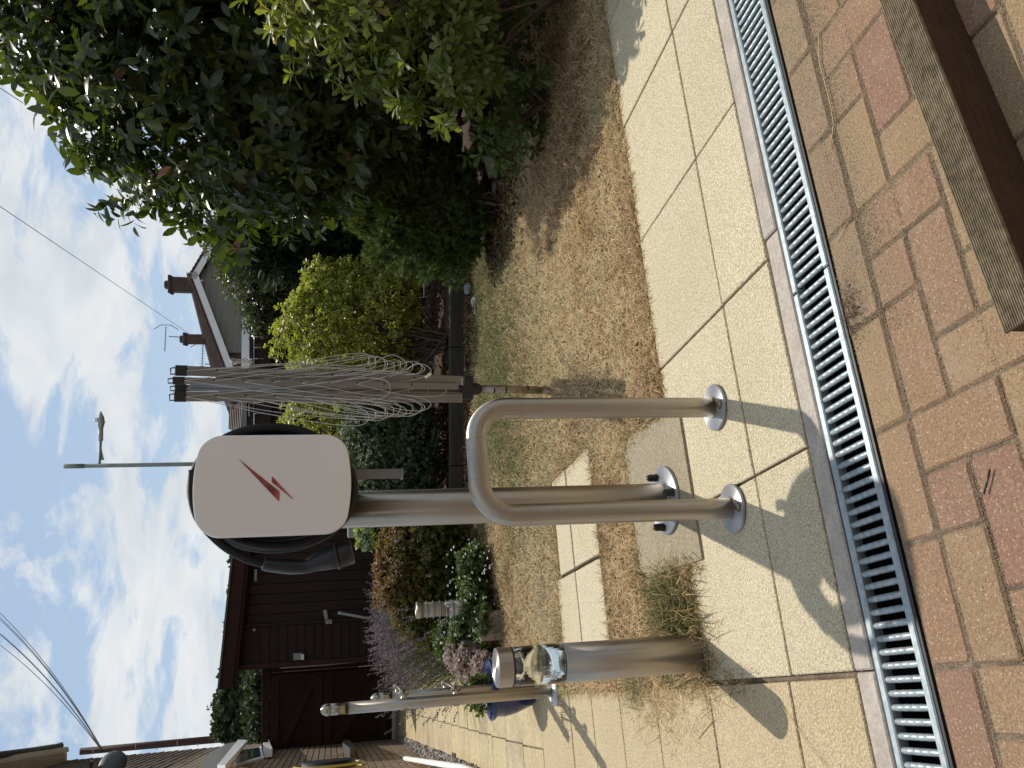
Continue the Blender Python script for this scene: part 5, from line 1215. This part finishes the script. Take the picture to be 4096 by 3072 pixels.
tag(MB().prism(Pq, (0, 1.6, 0)).build('plastic_greenhouse', M['white_sheet']), 'white plastic covered greenhouse just above the fence top', 'greenhouse')
dt = thing('spotted_parasol', 'white fabric canopy with blue spots above the fence left of airer', 'canopy', at(1045, 1650, 12))
MB().prism([at(998, 1605, 12), at(1008, 1705, 12), at(1060, 1705, 12), at(1050, 1605, 12)], (0, .8, 0)).build('fabric', M['white_sheet'], dt)
for X_, Y_ in ((1036, 1662), (1043, 1692)): MB().lathe([(.045, 0), (.045, .003)], at(X_, Y_, 11.985), (0, -1, 0), 18).build('blue_spot', M['blue_dot'], dt)
h3 = thing('low_hipped_house', 'small house with grey brown hipped roof behind the charger', 'house', (-.7, 24, 0)); HYy = 24.
a0 = at(917, 1600, 26); a1 = at(914, 1715, 26); a2 = at(975, 1745, 24); a3 = at(985, 1560, 24); a0 = at(920, 1540, 26)
MB().prism([a0, a1, a2, a3], (0, .3, .0)).build('roof', M['rtile'], h3)
for q in np.linspace(.05, .95, 9):
    p0 = a0*(1-q)+a3*q; p1 = a1*(1-q)+a2*q; MB().tube([p0-np.array([0, .02, 0]), p1-np.array([0, .02, 0])], .022, 5).build('tile_course', M['chim'], h3)
MB().box(((a2[0]+a3[0])/2, 24.3, a2[2]/2), (abs(a3[0]-a2[0]), .4, a2[2]-.15)).build('wall', M['chim'], h3); MB().box(((a2[0]+a3[0])/2, 23.98, a2[2]-.02), (abs(a3[0]-a2[0])+.1, .08, .12)).build('fascia', M['side_trim'], h3)
wd_ = MB().box(at(1010, 1640, 24.0), (.35, .06, .2)).build('window_frame', M['white_paint'], h3); MB().box(at(1010, 1640, 23.96), (.28, .02, .15)).build('pane', M['pane'], wd_)
# ---- street lamp
LY = 22.; lt = thing('street_lamp', 'tall grey green street lamp rising behind the charger', 'street lamp', (at(1324, 1856, LY)[0], LY, 0)); lx = at(800, 1856, LY)[0]
M['lampgrey'] = simple('grey green painted steel', (.20, .22, .19), .6)
ztp = CAMH+(1324-373)/FPX*LY
MB().tube([(lx, LY, 0), (lx, LY, 4.), (lx, LY, ztp-.45)], .052, 12).build('pole', M['lampgrey'], lt, True); MB().tube([(lx, LY, ztp-.45), (lx, LY, ztp)], .057, 12).build('pole_top', M['lampgrey'], lt, True)
MB().tube([at(398, 1857, LY), at(403, 1762, LY)], .03, 10).build('arm', M['lampgrey'], lt, True)
MB().prism([at(402, 1841, LY), at(416, 1840, LY), at(404, 1790, LY)], (0, .02, 0)).build('gusset', M['lampgrey'], lt)
MB().tube([at(403, 1764, LY), at(404, 1700, LY)], .055, 12).build('lamp_housing', M['grey_pl'], lt, True)
MB().tube([at(403, 1712, LY), at(404, 1690, LY), at(404, 1668, LY), at(403, 1645, LY)], [.06, .09, .07, .01], 14).build('lamp_head', M['grey_pl'], lt, True)
MB().lathe([(.06, 0), (.065, .03), (.055, .09), (.02, .11)], at(394, 1680, LY), seg=14).build('photocell', M['white_paint'], lt, True)
# ---- overhead wires
M['wire'] = simple('dull black wire', (.10, .10, .11), 1.0, spec=0.)
def wire(a, b, r, label, sag=.0):
    P = [a*(1-t)+b*t-Z*sag*4*t*(1-t) for t in np.linspace(0, 1, 24)]
    tag(MB().tube(P, r, 5).build('overhead_wire', M['wire'], None, True, False), label, 'wire', 'overhead wires')
wire(at(-20, 812, 14), at(783, 1353, 28.6), .006, 'single overhead wire running to the left chimney of the gabled house', .0)
wire(at(-10, 345, 12), at(92, 412, 13.5), .006, 'short overhead wire disappearing behind the hedge top')
for k, Y_ in enumerate((2460, 2478, 2486, 2542, 2546, 2588)):
    wire(at(0, Y_-8, 20), at(412, 3006+(k-2)*1.5, 13), .0062, ['first overhead wire from the right in the fan above the dish', 'second overhead wire from the right above the dish', 'third overhead wire from the right above the dish', 'third overhead wire from the left above the dish', 'second overhead wire from the left above the dish', 'leftmost overhead wire in the fan above the dish'][k], .12)
# ---- trees behind
def tree(label, lst, seed, n=2600, size=.16, y=25):
    E_ = EL(lst); base = (E_[0][0], E_[0][1], 0); t = thing('tree', label, 'tree', base, 'trees beyond the gate')
    P, N = ell_shell(E_, n, .6, 1.05, np.random.default_rng(seed), .3, .7, .2); rng = np.random.default_rng(seed)
    PP, FR, S, ID, D = twigs(P, N, 7, .35, size, rng=rng, jit=.7)
    cloud('crown', G['tree'], t, T_dia(.4), PP, FR, S, np.clip(.5*rng.uniform(0, 1, n)[ID]+.5*rng.uniform(0, 1, len(PP)), 0, 1))
    c = np.array(E_[0][:3]); MB().tube([(c[0], c[1], 0), (c[0]+.1, c[1], c[2]*.5), tuple(c)], [.22, .16, .08], 8).build('trunk', M['bark'], t, True)
tree('tall dark green tree beyond the gate with open crown', [(960, 2790, 26, 90, 80), (900, 2840, 26, 60, 42), (985, 2910, 26, 60, 110), (1040, 2800, 26, 160, 90), (935, 2900, 26, 60, 60)], 71, 3800, .15)
tree('sparse pale tree top right of the tall tree', [(925, 2700, 30, 45, 40), (950, 2725, 30, 40, 40)], 72, 380, .16)
tree('bushy tree top above the shed roof left part', [(950, 2495, 32, 60, 38), (930, 2520, 32, 30, 22)], 73, 900, .16)
tree('rounded tree top above the middle of the shed roof', [(955, 2350, 32, 45, 32), (962, 2420, 32, 30, 22)], 74, 700, .16)
tree('small tree top next to the charging cable', [(955, 2238, 32, 30, 28)], 75, 260, .16)
tree('lower green tree close behind the gate', [(1060, 2900, 18, 120, 60), (1030, 2760, 18, 90, 40)], 76, 2200, .11)
